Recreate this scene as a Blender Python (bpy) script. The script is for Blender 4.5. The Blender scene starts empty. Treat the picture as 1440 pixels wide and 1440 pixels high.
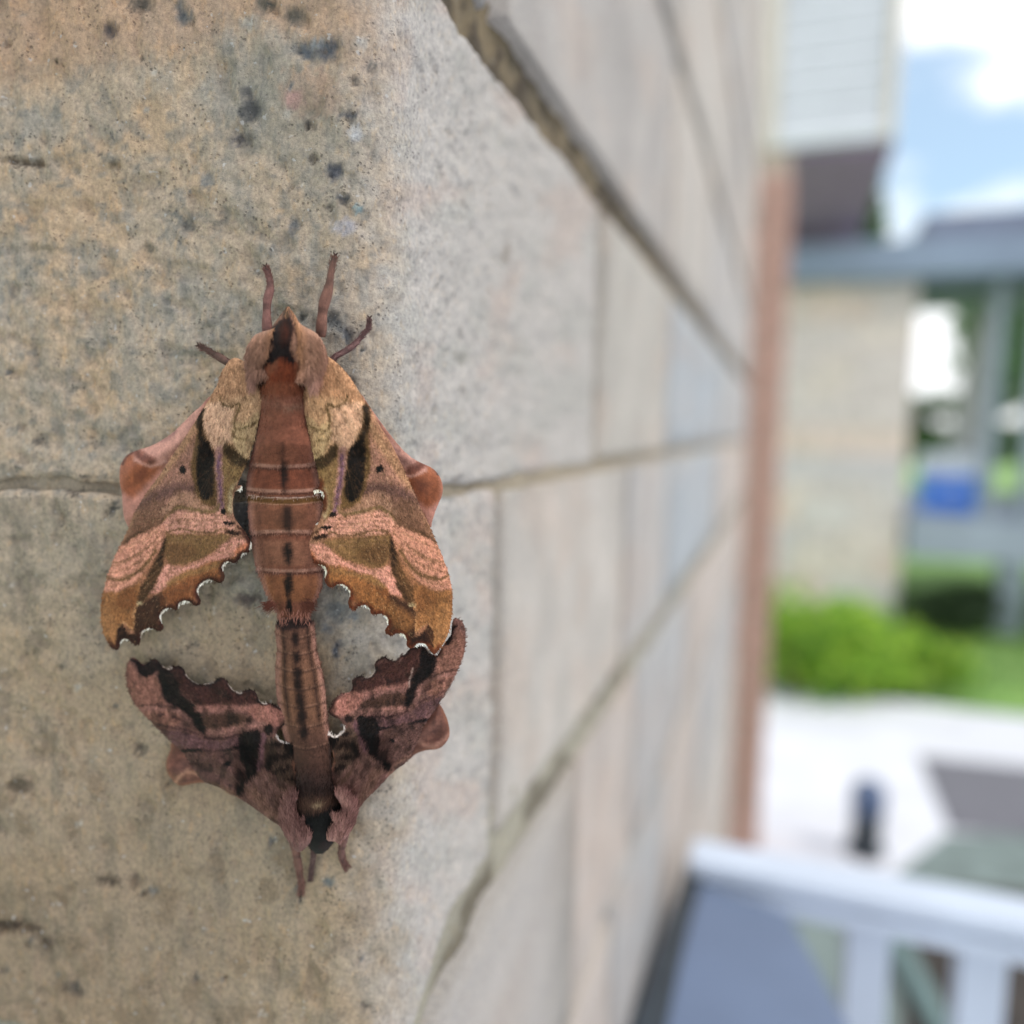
import bpy, math, random
import numpy as np
from math import radians, sin, cos, tan, pi
random.seed(7)
rng = np.random.default_rng(11)
C = bpy.context.scene.collection
scene = bpy.context.scene

# ------------------------------------------------------------------ camera
FPX = 1100.0                      # focal length in photo pixels (photo 1440 wide)
ROLL = radians(1.0)
EYE = 1.45
_ty = 385*sin(ROLL) + 110*cos(ROLL)
PITCH = math.atan(_ty / FPX)
cam_d = bpy.data.cameras.new('camera'); cam = bpy.data.objects.new('camera', cam_d); C.objects.link(cam)
cam_d.sensor_width = 36; cam_d.lens = FPX/1440*36
cam.location = (0, 0, EYE)
from mathutils import Matrix, Vector
M = Matrix.Rotation(radians(90)-PITCH, 4, 'X') @ Matrix.Rotation(ROLL, 4, 'Z')
cam.rotation_euler = M.to_euler()
cam_d.clip_start = 0.01; cam_d.clip_end = 2000
cam_d.dof.use_dof = True
FOCUS = 0.1160
cam_d.dof.focus_distance = FOCUS
cam_d.dof.aperture_fstop = cam_d.lens/4.7
cam_d.dof.aperture_blades = 0
scene.camera = cam
Mn = np.array(M.to_3x3())

def ray(px, py):
    v = np.stack(np.broadcast_arrays((np.asarray(px, float)-720)/FPX, -(np.asarray(py, float)-720)/FPX, -1.0), -1)
    return v @ Mn.T
def P(px, py, Y):
    r = ray(px, py)
    return r*(np.asarray(Y, float)/r[..., 1])[..., None] + np.array([0, 0, EYE])
def proj(p):
    q = (np.asarray(p, float)-np.array([0, 0, EYE])) @ Mn
    return 720+FPX*q[..., 0]/-q[..., 2], 720-FPX*q[..., 1]/-q[..., 2]

# ------------------------------------------------------------------ world, sun, exposure
SUN_EL, SUN_AZ = radians(52), radians(112)      # azimuth from +Y towards +X
w = bpy.data.worlds.new('World'); scene.world = w; w.use_nodes = True
nt = w.node_tree; nt.nodes.clear()
N = nt.nodes.new; L = nt.links.new
out = N('ShaderNodeOutputWorld'); bg = N('ShaderNodeBackground'); bg.inputs['Strength'].default_value = 0.125
sky = N('ShaderNodeTexSky'); sky.sky_type = 'NISHITA'; sky.sun_disc = False
sky.sun_elevation = SUN_EL; sky.sun_rotation = SUN_AZ
tc = N('ShaderNodeTexCoord'); mp = N('ShaderNodeMapping'); mp.inputs['Scale'].default_value = (1, 1, 1.8)
mp.inputs['Location'].default_value = (0.35, 0.1, 0.15)
nz = N('ShaderNodeTexNoise'); nz.inputs['Scale'].default_value = 3.2; nz.inputs['Detail'].default_value = 6; nz.inputs['Roughness'].default_value = 0.55
cr = N('ShaderNodeValToRGB'); cr.color_ramp.elements[0].position = 0.41; cr.color_ramp.elements[1].position = 0.50; cr.color_ramp.elements[0].color = (.34, .34, .34, 1)
mx = N('ShaderNodeMix'); mx.data_type = 'RGBA'
mx.inputs[7].default_value = (13.0, 13.2, 13.4, 1)
L(tc.outputs['Generated'], mp.inputs['Vector']); L(mp.outputs[0], nz.inputs['Vector']); L(nz.outputs['Fac'], cr.inputs[0])
hs = N('ShaderNodeHueSaturation'); hs.inputs['Hue'].default_value = .485; hs.inputs['Saturation'].default_value = 1.6; hs.inputs['Value'].default_value = 1.45; L(sky.outputs[0], hs.inputs['Color'])
L(cr.outputs[0], mx.inputs[0]); L(hs.outputs[0], mx.inputs[6]); L(mx.outputs[2], bg.inputs['Color']); L(bg.outputs[0], out.inputs[0])
sd_ = bpy.data.lights.new('sun', 'SUN'); sd_.energy = 2.4; sd_.angle = radians(12); sd_.color = (1, 0.95, 0.88)
sun = bpy.data.objects.new('sun', sd_); C.objects.link(sun)
sv = Vector((sin(SUN_AZ)*cos(SUN_EL), cos(SUN_AZ)*cos(SUN_EL), sin(SUN_EL)))
sun.rotation_euler = sv.to_track_quat('Z', 'Y').to_euler()
scene.view_settings.view_transform = 'Standard'; scene.view_settings.look = 'None'
scene.view_settings.exposure = -0.17; scene.view_settings.gamma = 1
scene.view_settings.use_curve_mapping = False
scene.cycles.use_denoising = True
scene.cycles.denoising_input_passes = 'RGB_ALBEDO_NORMAL'; scene.cycles.denoising_prefilter = 'ACCURATE'

# ------------------------------------------------------------------ helpers
def lin(c):
    c = np.asarray(c, float)/255.0
    return np.where(c <= 0.04045, c/12.92, ((np.maximum(c, 0.04045)+0.055)/1.055)**2.4)
def col(r, g, b, k=0.8):
    a = lin((r, g, b))*k
    return (float(a[0]), float(a[1]), float(a[2]), 1)
def link(o, parent=None):
    C.objects.link(o)
    if parent is not None: o.parent = parent
    return o
def tag(o, label=None, cat=None, group=None, kind=None):
    if label: o['label'] = label
    if cat: o['category'] = cat
    if group: o['group'] = group
    if kind: o['kind'] = kind
    return o
def empty(name, loc=(0, 0, 0), rz=0.0):
    o = bpy.data.objects.new(name, None); o.location = [float(v) for v in loc]; o.rotation_euler = (0, 0, rz); o.empty_display_size = 0.05
    return link(o)
def mesh(name, V, F, mat, parent=None, colors=None, smooth=True, origin=None):
    """V in world coordinates (or parent-local when the parent sits at the origin)."""
    V = np.asarray(V, float)
    if origin is None: origin = np.zeros(3)
    V = V-origin
    me = bpy.data.meshes.new(name)
    F = np.asarray(F) if not isinstance(F, list) else F
    if isinstance(F, np.ndarray):
        n, k = F.shape
        me.vertices.add(len(V)); me.vertices.foreach_set('co', V.astype(np.float32).ravel())
        me.loops.add(n*k); me.loops.foreach_set('vertex_index', F.astype(np.int32).ravel())
        me.polygons.add(n); me.polygons.foreach_set('loop_start', (np.arange(n)*k).astype(np.int32))
        me.polygons.foreach_set('loop_total', np.full(n, k, np.int32))
        me.update(calc_edges=True)
    else:
        me.from_pydata([tuple(v) for v in V], [], F)
    if colors is not None:
        ca = me.color_attributes.new('Col', 'FLOAT_COLOR', 'POINT')
        cc = np.ones((len(V), 4), np.float32); cc[:, :3] = colors
        ca.data.foreach_set('color', cc.ravel())
    if smooth: me.polygons.foreach_set('use_smooth', np.ones(len(me.polygons), bool))
    me.validate(); me.materials.append(mat)
    o = bpy.data.objects.new(name, me)
    o.location = [float(v) for v in origin]
    return link(o, parent)

# numpy noise
def _h(ix, iy, s):
    n = (ix.astype(np.int64)*374761393 + iy.astype(np.int64)*668265263 + s*1274126177) & 0xffffffff
    n = ((n ^ (n >> 13))*1274126177) & 0xffffffff
    n = n ^ (n >> 16)
    return (n & 0xffff)/65535.0
def vn(x, y, s=0):
    x = np.asarray(x, float); y = np.asarray(y, float)
    ix = np.floor(x); iy = np.floor(y); fx = x-ix; fy = y-iy
    fx = fx*fx*(3-2*fx); fy = fy*fy*(3-2*fy)
    a = _h(ix, iy, s); b = _h(ix+1, iy, s); c = _h(ix, iy+1, s); d = _h(ix+1, iy+1, s)
    return (a*(1-fx)+b*fx)*(1-fy)+(c*(1-fx)+d*fx)*fy
def fbm(x, y, s=0, o=4):
    t = 0; a = 0.5; n = 0
    for i in range(o):
        t = t+a*vn(x*2**i+17*i, y*2**i-9*i, s+i*31); n += a; a *= 0.5
    return t/n
def sstep(a, b, x):
    t = np.clip((x-a)/(b-a), 0, 1); return t*t*(3-2*t)

def sdf(x, y, poly):
    """signed distance, positive inside; also nearest boundary point"""
    poly = np.asarray(poly, float); n = len(poly)
    best = np.full(x.shape, 1e18); bx = np.zeros_like(x); by = np.zeros_like(x); ins = np.zeros(x.shape, bool)
    for i in range(n):
        ax, ay = poly[i]; cx, cy = poly[(i+1) % n]
        ex, ey = cx-ax, cy-ay; L2 = ex*ex+ey*ey+1e-12
        t = np.clip(((x-ax)*ex+(y-ay)*ey)/L2, 0, 1)
        qx = ax+t*ex; qy = ay+t*ey; d = (x-qx)**2+(y-qy)**2
        m = d < best; best[m] = d[m]; bx[m] = qx[m]; by[m] = qy[m]
        if ay != cy:
            c = ((ay > y) != (cy > y)) & (x < (cx-ax)*(y-ay)/(cy-ay)+ax)
            ins ^= c
    d = np.sqrt(best)
    return np.where(ins, d, -d), bx, by
def ldist(x, y, pts):
    best = np.full(x.shape, 1e18)
    for (ax, ay), (cx, cy) in zip(pts[:-1], pts[1:]):
        ex, ey = cx-ax, cy-ay; L2 = ex*ex+ey*ey+1e-12
        t = np.clip(((x-ax)*ex+(y-ay)*ey)/L2, 0, 1)
        best = np.minimum(best, (x-ax-t*ex)**2+(y-ay-t*ey)**2)
    return np.sqrt(best)
def smooth_poly(pts, closed=True, n=3):
    p = np.asarray(pts, float); m = len(p); out = []
    rngi = range(m if closed else m-1)
    for i in rngi:
        if closed: a, b, c, d = p[(i-1) % m], p[i], p[(i+1) % m], p[(i+2) % m]
        else: a, b, c, d = p[max(i-1, 0)], p[i], p[i+1], p[min(i+2, m-1)]
        for k in range(n):
            t = k/n
            out.append(0.5*((2*b)+(c-a)*t+(2*a-5*b+4*c-d)*t*t+(3*b-a-3*c+d)*t**3))
    if not closed: out.append(p[-1])
    return np.array(out)

def pig(c, k=.77, g=1.0, mo=True):
    c = np.clip(np.asarray(c, float), 0, 255); l_ = (c@np.array([.35, .5, .15]))[:, None]
    c = (l_+(c-l_)*k)*g
    if mo: c = 118+(c-122)*1.13
    return lin(np.clip(c, 0, 255))
class Paint:
    """vector pattern evaluated per vertex, in the units of one coordinate frame"""
    def __init__(s, x, y, base, warp=0.0, wl=10.0, seed=0):
        s.n = len(x); s.c = np.tile(np.array(base, float), (s.n, 1)); s.seed = seed
        s.use(x, y, warp, wl)
    def use(s, x, y, warp=0.0, wl=10.0):
        wz = warp
        wx = (fbm(x/wl, y/wl, 5+s.seed, 3)-.5)*2*warp + (vn(x/(wl*.22), y/(wl*.22), 15+s.seed)-.5)*warp*1.1+(rng.random(len(x))-.5)*warp*.55
        wy = (fbm(x/wl, y/wl, 55+s.seed, 3)-.5)*2*warp + (vn(x/(wl*.22), y/(wl*.22), 75+s.seed)-.5)*warp*1.1+(rng.random(len(x))-.5)*warp*.9
        s.x = x+wx; s.y = y+wy
    def mix(s, a, c):
        s.c = s.c*(1-a[:, None])+np.array(c, float)*a[:, None]
    def poly(s, pts, c, soft=6, al=1.0):
        d, _, _ = sdf(s.x, s.y, smooth_poly(pts, True, 2)); s.mix(sstep(-soft, soft, d)*al, c)
    def line(s, pts, c, w=8, soft=4, al=1.0):
        d = ldist(s.x, s.y, smooth_poly(pts, False, 3)); s.mix((1-sstep(w/2-soft, w/2+soft, d))*al, c)
    def blob(s, cx, cy, rx, ry, c, ang=0, soft=.3, al=1.0):
        a = radians(ang); dx = s.x-cx; dy = s.y-cy
        u = (dx*cos(a)+dy*sin(a))/rx; v = (-dx*sin(a)+dy*cos(a))/ry
        s.mix((1-sstep(1-soft, 1+soft, np.sqrt(u*u+v*v)))*al, c)

# ------------------------------------------------------------------ materials
def mat_base(name):
    m = bpy.data.materials.new(name); m.use_nodes = True
    return m, m.node_tree, m.node_tree.nodes['Principled BSDF']
def simple(name, c, rough=.7, nscale=30, namp=.15, bump=.0, metal=0, c2=None, stretch=None):
    m, t, b = mat_base(name)
    tc = t.nodes.new('ShaderNodeTexCoord'); n = t.nodes.new('ShaderNodeTexNoise'); n.inputs['Scale'].default_value = nscale; n.inputs['Detail'].default_value = 5
    mp = t.nodes.new('ShaderNodeMapping'); t.links.new(tc.outputs['Object'], mp.inputs[0]); t.links.new(mp.outputs[0], n.inputs['Vector'])
    if stretch: mp.inputs['Scale'].default_value = stretch
    mx = t.nodes.new('ShaderNodeMix'); mx.data_type = 'RGBA'
    c2 = c2 or tuple(min(1, v*(1+namp*2)) for v in c[:3])+(1,)
    mx.inputs[6].default_value = tuple(v*(1-namp) for v in c[:3])+(1,); mx.inputs[7].default_value = c2
    r = t.nodes.new('ShaderNodeMapRange'); r.inputs[1].default_value = .35; r.inputs[2].default_value = .65
    t.links.new(n.outputs['Fac'], r.inputs[0]); t.links.new(r.outputs[0], mx.inputs[0]); t.links.new(mx.outputs[2], b.inputs['Base Color'])
    b.inputs['Roughness'].default_value = rough; b.inputs['Metallic'].default_value = metal
    if bump:
        bp = t.nodes.new('ShaderNodeBump'); bp.inputs['Strength'].default_value = .6; bp.inputs['Distance'].default_value = bump
        t.links.new(n.outputs['Fac'], bp.inputs['Height']); t.links.new(bp.outputs[0], b.inputs['Normal'])
    return m

def stone_material(name, fine=True):
    m, t, b = mat_base(name); nd = t.nodes.new; ln = t.links.new
    at = nd('ShaderNodeAttribute'); at.attribute_name = 'Col'
    geo = nd('ShaderNodeNewGeometry')
    def noise(scale, stretch=(1, 1, 1), det=4, rough=.6):
        mp = nd('ShaderNodeMapping'); mp.inputs['Scale'].default_value = stretch
        n = nd('ShaderNodeTexNoise'); n.inputs['Scale'].default_value = scale; n.inputs['Detail'].default_value = det; n.inputs['Roughness'].default_value = rough
        ln(geo.outputs['Position'], mp.inputs[0]); ln(mp.outputs[0], n.inputs['Vector']); return n.outputs['Fac']
    def rng_(src, a, b_, c, d):
        r = nd('ShaderNodeMapRange'); r.inputs[1].default_value = a; r.inputs[2].default_value = b_; r.inputs[3].default_value = c; r.inputs[4].default_value = d
        ln(src, r.inputs[0]); return r.outputs[0]
    def mixc(fac, a, c, mode='MIX'):
        x = nd('ShaderNodeMix'); x.data_type = 'RGBA'; x.blend_type = mode
        if hasattr(fac, 'links'): ln(fac, x.inputs[0])
        else: x.inputs[0].default_value = fac
        for i, v in ((6, a), (7, c)):
            if hasattr(v, 'links'): ln(v, x.inputs[i])
            else: x.inputs[i].default_value = v
        return x.outputs[2]
    c0 = at.outputs['Color']
    # sandy grain, dark pores, blue grey aggregate, pale flecks
    g1 = noise(1500, (1, 1, .75), 4, .75)
    c0 = mixc(rng_(g1, .28, .72, 0, 1), mixc(1, c0, (.60, .60, .62, 1), 'MULTIPLY'), mixc(1, c0, (1.32, 1.28, 1.22, 1), 'MULTIPLY'))
    g2 = noise(950, (1, 1, 1.5), 3, .7)
    c0 = mixc(rng_(g2, .60, .70, 0, .62), c0, mixc(1, c0, (.50, .53, .58, 1), 'MULTIPLY'))
    g3 = noise(620, (1.4, 1.4, .7), 3, .6)
    c0 = mixc(rng_(g3, .58, .68, 0, .45), c0, mixc(1, c0, (1.2, 1.04, .84, 1), 'MULTIPLY'))
    g6 = noise(2600, (1, 1, 1), 2, .5)
    c0 = mixc(rng_(g6, .64, .72, 0, .5), c0, mixc(1, c0, (.45, .42, .42, 1), 'MULTIPLY'))
    g4 = noise(800, (1, 1, 1), 2, .5)
    c0 = mixc(rng_(g4, .69, .74, 0, .5), c0, (.50, .50, .50, 1))
    ln(c0, b.inputs['Base Color'])
    b.inputs['Roughness'].default_value = .88
    g5 = noise(1100, (1, 1, 1.2), 6, .75)
    vo = nd('ShaderNodeTexVoronoi'); vo.inputs['Scale'].default_value = 1250; vo.inputs['Randomness'].default_value = 1
    wn = nd('ShaderNodeTexNoise'); wn.inputs['Scale'].default_value = 900; va = nd('ShaderNodeVectorMath'); va.operation = 'MULTIPLY_ADD'; va.inputs[1].default_value = (.0006, .0006, .0006)
    ln(geo.outputs['Position'], wn.inputs['Vector']); ln(wn.outputs['Color'], va.inputs[0]); ln(geo.outputs['Position'], va.inputs[2]); ln(va.outputs[0], vo.inputs['Vector'])
    spm = rng_(noise(260, (1, 1, 1), 2, .5), .48, .62, 0, .75)
    pit = rng_(vo.outputs['Distance'], .12, .30, 1, 0)
    pm_ = nd('ShaderNodeMath'); pm_.operation = 'MULTIPLY'; ln(pit, pm_.inputs[0]); ln(spm, pm_.inputs[1])
    c0 = mixc(pm_.outputs[0], c0, mixc(1, c0, (.42, .42, .44, 1), 'MULTIPLY')); ln(c0, b.inputs['Base Color'])
    ht = nd('ShaderNodeMath'); ht.operation = 'SUBTRACT'; ln(g5, ht.inputs[0]); ln(pm_.outputs[0], ht.inputs[1]); g5 = ht.outputs[0]
    bp = nd('ShaderNodeBump'); bp.inputs['Strength'].default_value = .75; bp.inputs['Distance'].default_value = .0008
    ln(g5, bp.inputs['Height']); ln(bp.outputs[0], b.inputs['Normal'])
    return m
STONE = stone_material('cut_stone')
MORTAR = simple('mortar', col(138, 126, 104), .95, 700, .32, .0006)

def scale_material(name, rough=.7, grain=.30, gscale=4600, sheen=.04):
    m, t, b = mat_base(name); nd = t.nodes.new; ln = t.links.new
    at = nd('ShaderNodeAttribute'); at.attribute_name = 'Col'; geo = nd('ShaderNodeNewGeometry')
    mp = nd('ShaderNodeMapping'); mp.inputs['Scale'].default_value = (1, 1, .55)
    n = nd('ShaderNodeTexNoise'); n.inputs['Scale'].default_value = gscale; n.inputs['Detail'].default_value = 2
    ln(geo.outputs['Position'], mp.inputs[0]); ln(mp.outputs[0], n.inputs['Vector'])
    r = nd('ShaderNodeMapRange'); r.inputs[1].default_value = .3; r.inputs[2].default_value = .7; r.inputs[3].default_value = 1-grain; r.inputs[4].default_value = 1+grain
    ln(n.outputs['Fac'], r.inputs[0])
    mx = nd('ShaderNodeVectorMath'); mx.operation = 'SCALE'; ln(at.outputs['Color'], mx.inputs[0]); ln(r.outputs[0], mx.inputs['Scale'])
    ln(mx.outputs[0], b.inputs['Base Color']); b.inputs['Roughness'].default_value = rough
    b.inputs['Sheen Weight'].default_value = sheen; b.inputs['Sheen Roughness'].default_value = .5
    b.inputs['Specular IOR Level'].default_value = .18
    bp = nd('ShaderNodeBump'); bp.inputs['Strength'].default_value = .5; bp.inputs['Distance'].default_value = .00008
    ln(n.outputs['Fac'], bp.inputs['Height']); ln(bp.outputs[0], b.inputs['Normal'])
    return m
SCALES = scale_material('wing_scales')
SATIN = scale_material('satin_hindwing', .45, .12, 5200, .12)
FURM = scale_material('body_hair', .8, .16, 6000, .05)

# ------------------------------------------------------------------ the stone wall, a rounded corner
phi = math.atan2(*(lambda r: (r[0], r[1]))(ray(1105., 610.)))       # heading of the receding face (from +Y)
d = np.array([sin(phi), cos(phi), 0]); rr = np.array([cos(phi), -sin(phi), 0])
A9 = radians(9); RAD = .0105; D0 = .1185
t0 = np.array([cos(A9), -sin(A9), 0])
h0 = -A9; h1 = pi/2-phi; PSI = h1-h0; TL = RAD*tan(PSI/2); ARC = RAD*PSI
_c = P(541., 610., D0); APEX = np.array([_c[0], _c[1], 0])
PA = APEX-t0*TL; PB = APEX+d*TL
def surf(s, off):
    s = np.asarray(s, float); off = np.broadcast_to(off, s.shape)
    a = np.clip(s/RAD, 0, PSI); hd = h0+a
    n = np.stack([np.sin(hd), -np.cos(hd), 0*hd], -1)
    # centre of the arc
    n0 = np.array([sin(h0), -cos(h0), 0]); ctr = PA-n0*RAD
    base = np.where((s < 0)[..., None], PA+t0*s[..., None], np.where((s > ARC)[..., None], PB+d*(s-ARC)[..., None], ctr+n*RAD))
    return base+n*off[..., None]
def s_recede(px, py):
    r = ray(px, py); o = np.array([0, 0, EYE])          # intersect vertical plane through PB along d
    k = np.dot(PB-o, rr)/np.dot(r, rr); p = o+r*k
    return float(np.dot(p-PB, d)+ARC), float(p[2])
# course joint heights from where they run
z_top = s_recede(830, 240)[1]; z_mid = s_recede(760, 668)[1]; z_bot = s_recede(806, 1051)[1]; z_t2 = s_recede(960, 105)[1]
U_END = float(np.dot(APEX, d))+0*ARC+1.15
S_END = U_END-np.dot(PB, d)+ARC
def sx(px, py=610): return s_recede(px, py)[0]
levels = [(z_t2, .009), (z_top, .0095), (z_mid, .0012), (z_bot, .0085)]
up = z_t2
for hgt in (.115, .09, .14, .1, .12, .09, .14, .1): up += hgt; levels.insert(0, (up, .008))
lo = z_bot
for hgt in (.095, .13, .085, .11, .14, .09, .12, .1, .13, .09, .11, .1): lo -= hgt; levels.append((lo, .007))
wall = tag(empty('stone_wall'), 'pale cut stone block wall with a rounded corner that the moths cling to', 'wall')
tints = [(188, 183, 178), (178, 176, 176), (188, 179, 174), (174, 175, 178), (182, 178, 172), (174, 170, 168), (190, 187, 184)]

def near_paint(px, py, sfac):
    """colours of the near stones; px,py = where a point of the stone projects, sfac 0 on the near face, 1 on the receding one"""
    x, y = px, py
    p = Paint(x, y, (182, 165, 144), 14, 40, 3)
    # near face tones
    f1 = fbm(x/70, y/80, 1, 4); f2 = fbm(x/26, y/60, 2, 4); f3 = fbm(x/16, y/16, 9, 3); f4 = fbm(x/120, y/90, 21, 3)
    p.mix(sstep(.45, .65, f1)*.7, (192, 164, 132))
    p.mix(sstep(.5, .68, f2)*.5, (148, 146, 138))
    p.mix(sstep(.52, .7, f4)*.4, (156, 157, 154))
    p.mix(sstep(.56, .7, f3)*.5, (128, 128, 124))
    p.mix(sstep(.55, .75, fbm(x/9, y/34, 33, 3))*.55, (196, 174, 148))
    # warm patch at the top
    p.poly([(-80, -60), (540, -60), (540, 60), (520, 110), (470, 85), (400, 50), (330, 35), (280, 70), (200, 75), (140, 95), (60, 110), (-80, 100)], (184, 148, 118), 30, .6)
    p.poly([(400, 120), (440, 100), (480, 118), (470, 150), (430, 160), (400, 150)], (190, 146, 118), 10, .75)
    p.poly([(350, 80), (430, 95), (520, 150), (510, 330), (470, 380), (430, 260), (330, 210), (300, 130)], (148, 145, 134), 30, .55)
    # lower course: grey band then brown
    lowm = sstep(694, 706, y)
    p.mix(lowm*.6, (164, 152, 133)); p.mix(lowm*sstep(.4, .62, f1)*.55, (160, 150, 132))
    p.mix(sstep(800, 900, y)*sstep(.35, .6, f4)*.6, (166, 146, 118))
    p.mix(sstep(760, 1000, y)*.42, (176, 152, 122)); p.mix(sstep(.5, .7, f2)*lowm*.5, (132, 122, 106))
    p.mix(sstep(940, 1400, y)*sstep(520, 60, x)*.36, (126, 106, 84))  # lower left darkened: dirt together with falloff of light, both in the colour
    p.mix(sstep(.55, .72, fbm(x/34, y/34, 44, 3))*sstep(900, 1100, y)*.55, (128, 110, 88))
    p.poly([(330, 800), (500, 800), (530, 900), (500, 1000), (470, 900), (340, 850)], (140, 142, 140), 24, .5)
    # receding face: smoother grey, blush patches; its brighter skylight painted in as paleness
    q = np.tile(np.array((188, 184, 181.)), (len(x), 1))
    def qm(a, c):
        nonlocal q; q = q*(1-a[:, None])+np.array(c, float)*a[:, None]
    qm(sstep(.5, .7, fbm(x/50, y/70, 61, 3))*.6, (190, 174, 166)); qm(sstep(.5, .7, fbm(x/40, y/50, 62, 3))*.5, (172, 172, 168))
    qm(sstep(.6, .74, fbm(x/14, y/20, 63, 3))*.28, (150, 149, 146))
    a = sfac[:, None]; p.c = p.c*(1-a)+q*a
    p.use(x, y, 5, 9)
    pn = .45+.55*fbm(x/5, y/5, 88, 3)*1.2
    for (cx, cy, rx, ry, an, c) in PEBBLES:
        c_ = p.c.copy(); p.blob(cx, cy, rx, ry, c, an, .5, 1.0); p.c = c_+(p.c-c_)*pn[:, None]
    return p.c
DK = (74, 76, 82)
PEBBLES = [(432, 72, 18, 12, 10, (84, 98, 114)), (462, 68, 16, 12, -10, (80, 90, 106)), (445, 62, 10, 7, 0, (150, 158, 165)), (352, 156, 14, 18, 60, (60, 64, 70)), (346, 130, 9, 9, 0, (88, 88, 90)), (338, 196, 18, 8, 0, (96, 94, 96)),
    (433, 174, 8, 4, 40, (48, 46, 44)), (470, 240, 11, 10, 50, (62, 68, 84)), (484, 279, 9, 8, 0, (86, 90, 98)), (155, 43, 9, 10, 0, (72, 70, 80)),
    (256, 20, 9, 17, -15, (98, 106, 112)), (198, 8, 15, 8, 0, (78, 74, 70)), (414, 22, 15, 12, 0, (92, 90, 84)), (374, 6, 14, 10, 30, (66, 70, 66)),
    (525, 95, 6, 6, 0, (104, 106, 104)), (490, 162, 12, 5, 10, (92, 96, 104)), (500, 188, 9, 12, 0, (176, 182, 190)), (414, 140, 13, 11, -35, (184, 146, 140)),
    (402, 158, 7, 8, 20, (176, 174, 164)), (350, 32, 14, 10, 0, (176, 174, 168)), (508, 60, 12, 8, -30, (182, 182, 180)), (264, 315, 10, 12, 30, (112, 110, 104)),
    (292, 255, 10, 10, 0, (120, 122, 122)), (163, 231, 10, 5, 10, (92, 80, 62)), (32, 228, 32, 5, 8, (86, 74, 60)), (78, 90, 6, 4, 0, (84, 74, 60)),
    (485, 320, 16, 11, 0, (170, 170, 182)), (503, 293, 5, 5, 0, (120, 150, 160)), (414, 320, 8, 12, 10, (116, 118, 120)), (250, 305, 20, 5, 25, (120, 120, 116)),
    (10, 1302, 26, 8, 0, (62, 48, 36)), (50, 1305, 12, 7, 20, (82, 66, 52)), (66, 1326, 7, 12, -30, (72, 58, 46)), (153, 1238, 13, 7, 0, (84, 70, 58)),
    (28, 1104, 14, 10, 10, (92, 80, 66)), (192, 1240, 8, 10, 0, (112, 98, 84)), (198, 1053, 8, 7, 0, (98, 90, 80)), (106, 1390, 14, 8, 30, (110, 98, 88)),
    (475, 860, 15, 13, 0, (104, 110, 112)), (474, 912, 5, 11, 10, (72, 82, 100)), (457, 885, 8, 8, 0, (120, 124, 128)), (500, 868, 7, 7, 0, (122, 128, 132)),
    (352, 842, 22, 6, -4, (84, 74, 70)), (345, 745, 12, 30, 5, (78, 76, 76)), (340, 720, 14, 20, 0, (96, 98, 100)), (462, 1240, 8, 8, 0, (116, 126, 132)),
    (160, 716, 5, 10, 25, (60, 60, 60)), (104, 694, 14, 3, 12, (62, 56, 52)), (630, 700, 9, 6, 0, (128, 130, 130)), (712, 355, 6, 14, 10, (140, 132, 122)),
    (648, 503, 8, 8, 0, (138, 136, 130)), (60, 350, 14, 6, 10, (128, 118, 98)), (214, 350, 10, 6, 0, (128, 122, 108)), (430, 480, 8, 6, 0, (112, 114, 112)),
    (470, 455, 14, 9, 40, (96, 100, 104)), (488, 470, 6, 12, 0, (100, 106, 116)), (425, 445, 7, 4, 0, (92, 94, 92))]
for _ in range(90):
    PEBBLES.append((random.uniform(-40, 520), random.uniform(0, 1440), random.uniform(2.5, 6), random.uniform(2, 4.5), random.uniform(-60, 60),
                    random.choice([(104, 102, 98), (120, 118, 112), (96, 92, 86), (112, 118, 124), (186, 182, 174)])))

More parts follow.
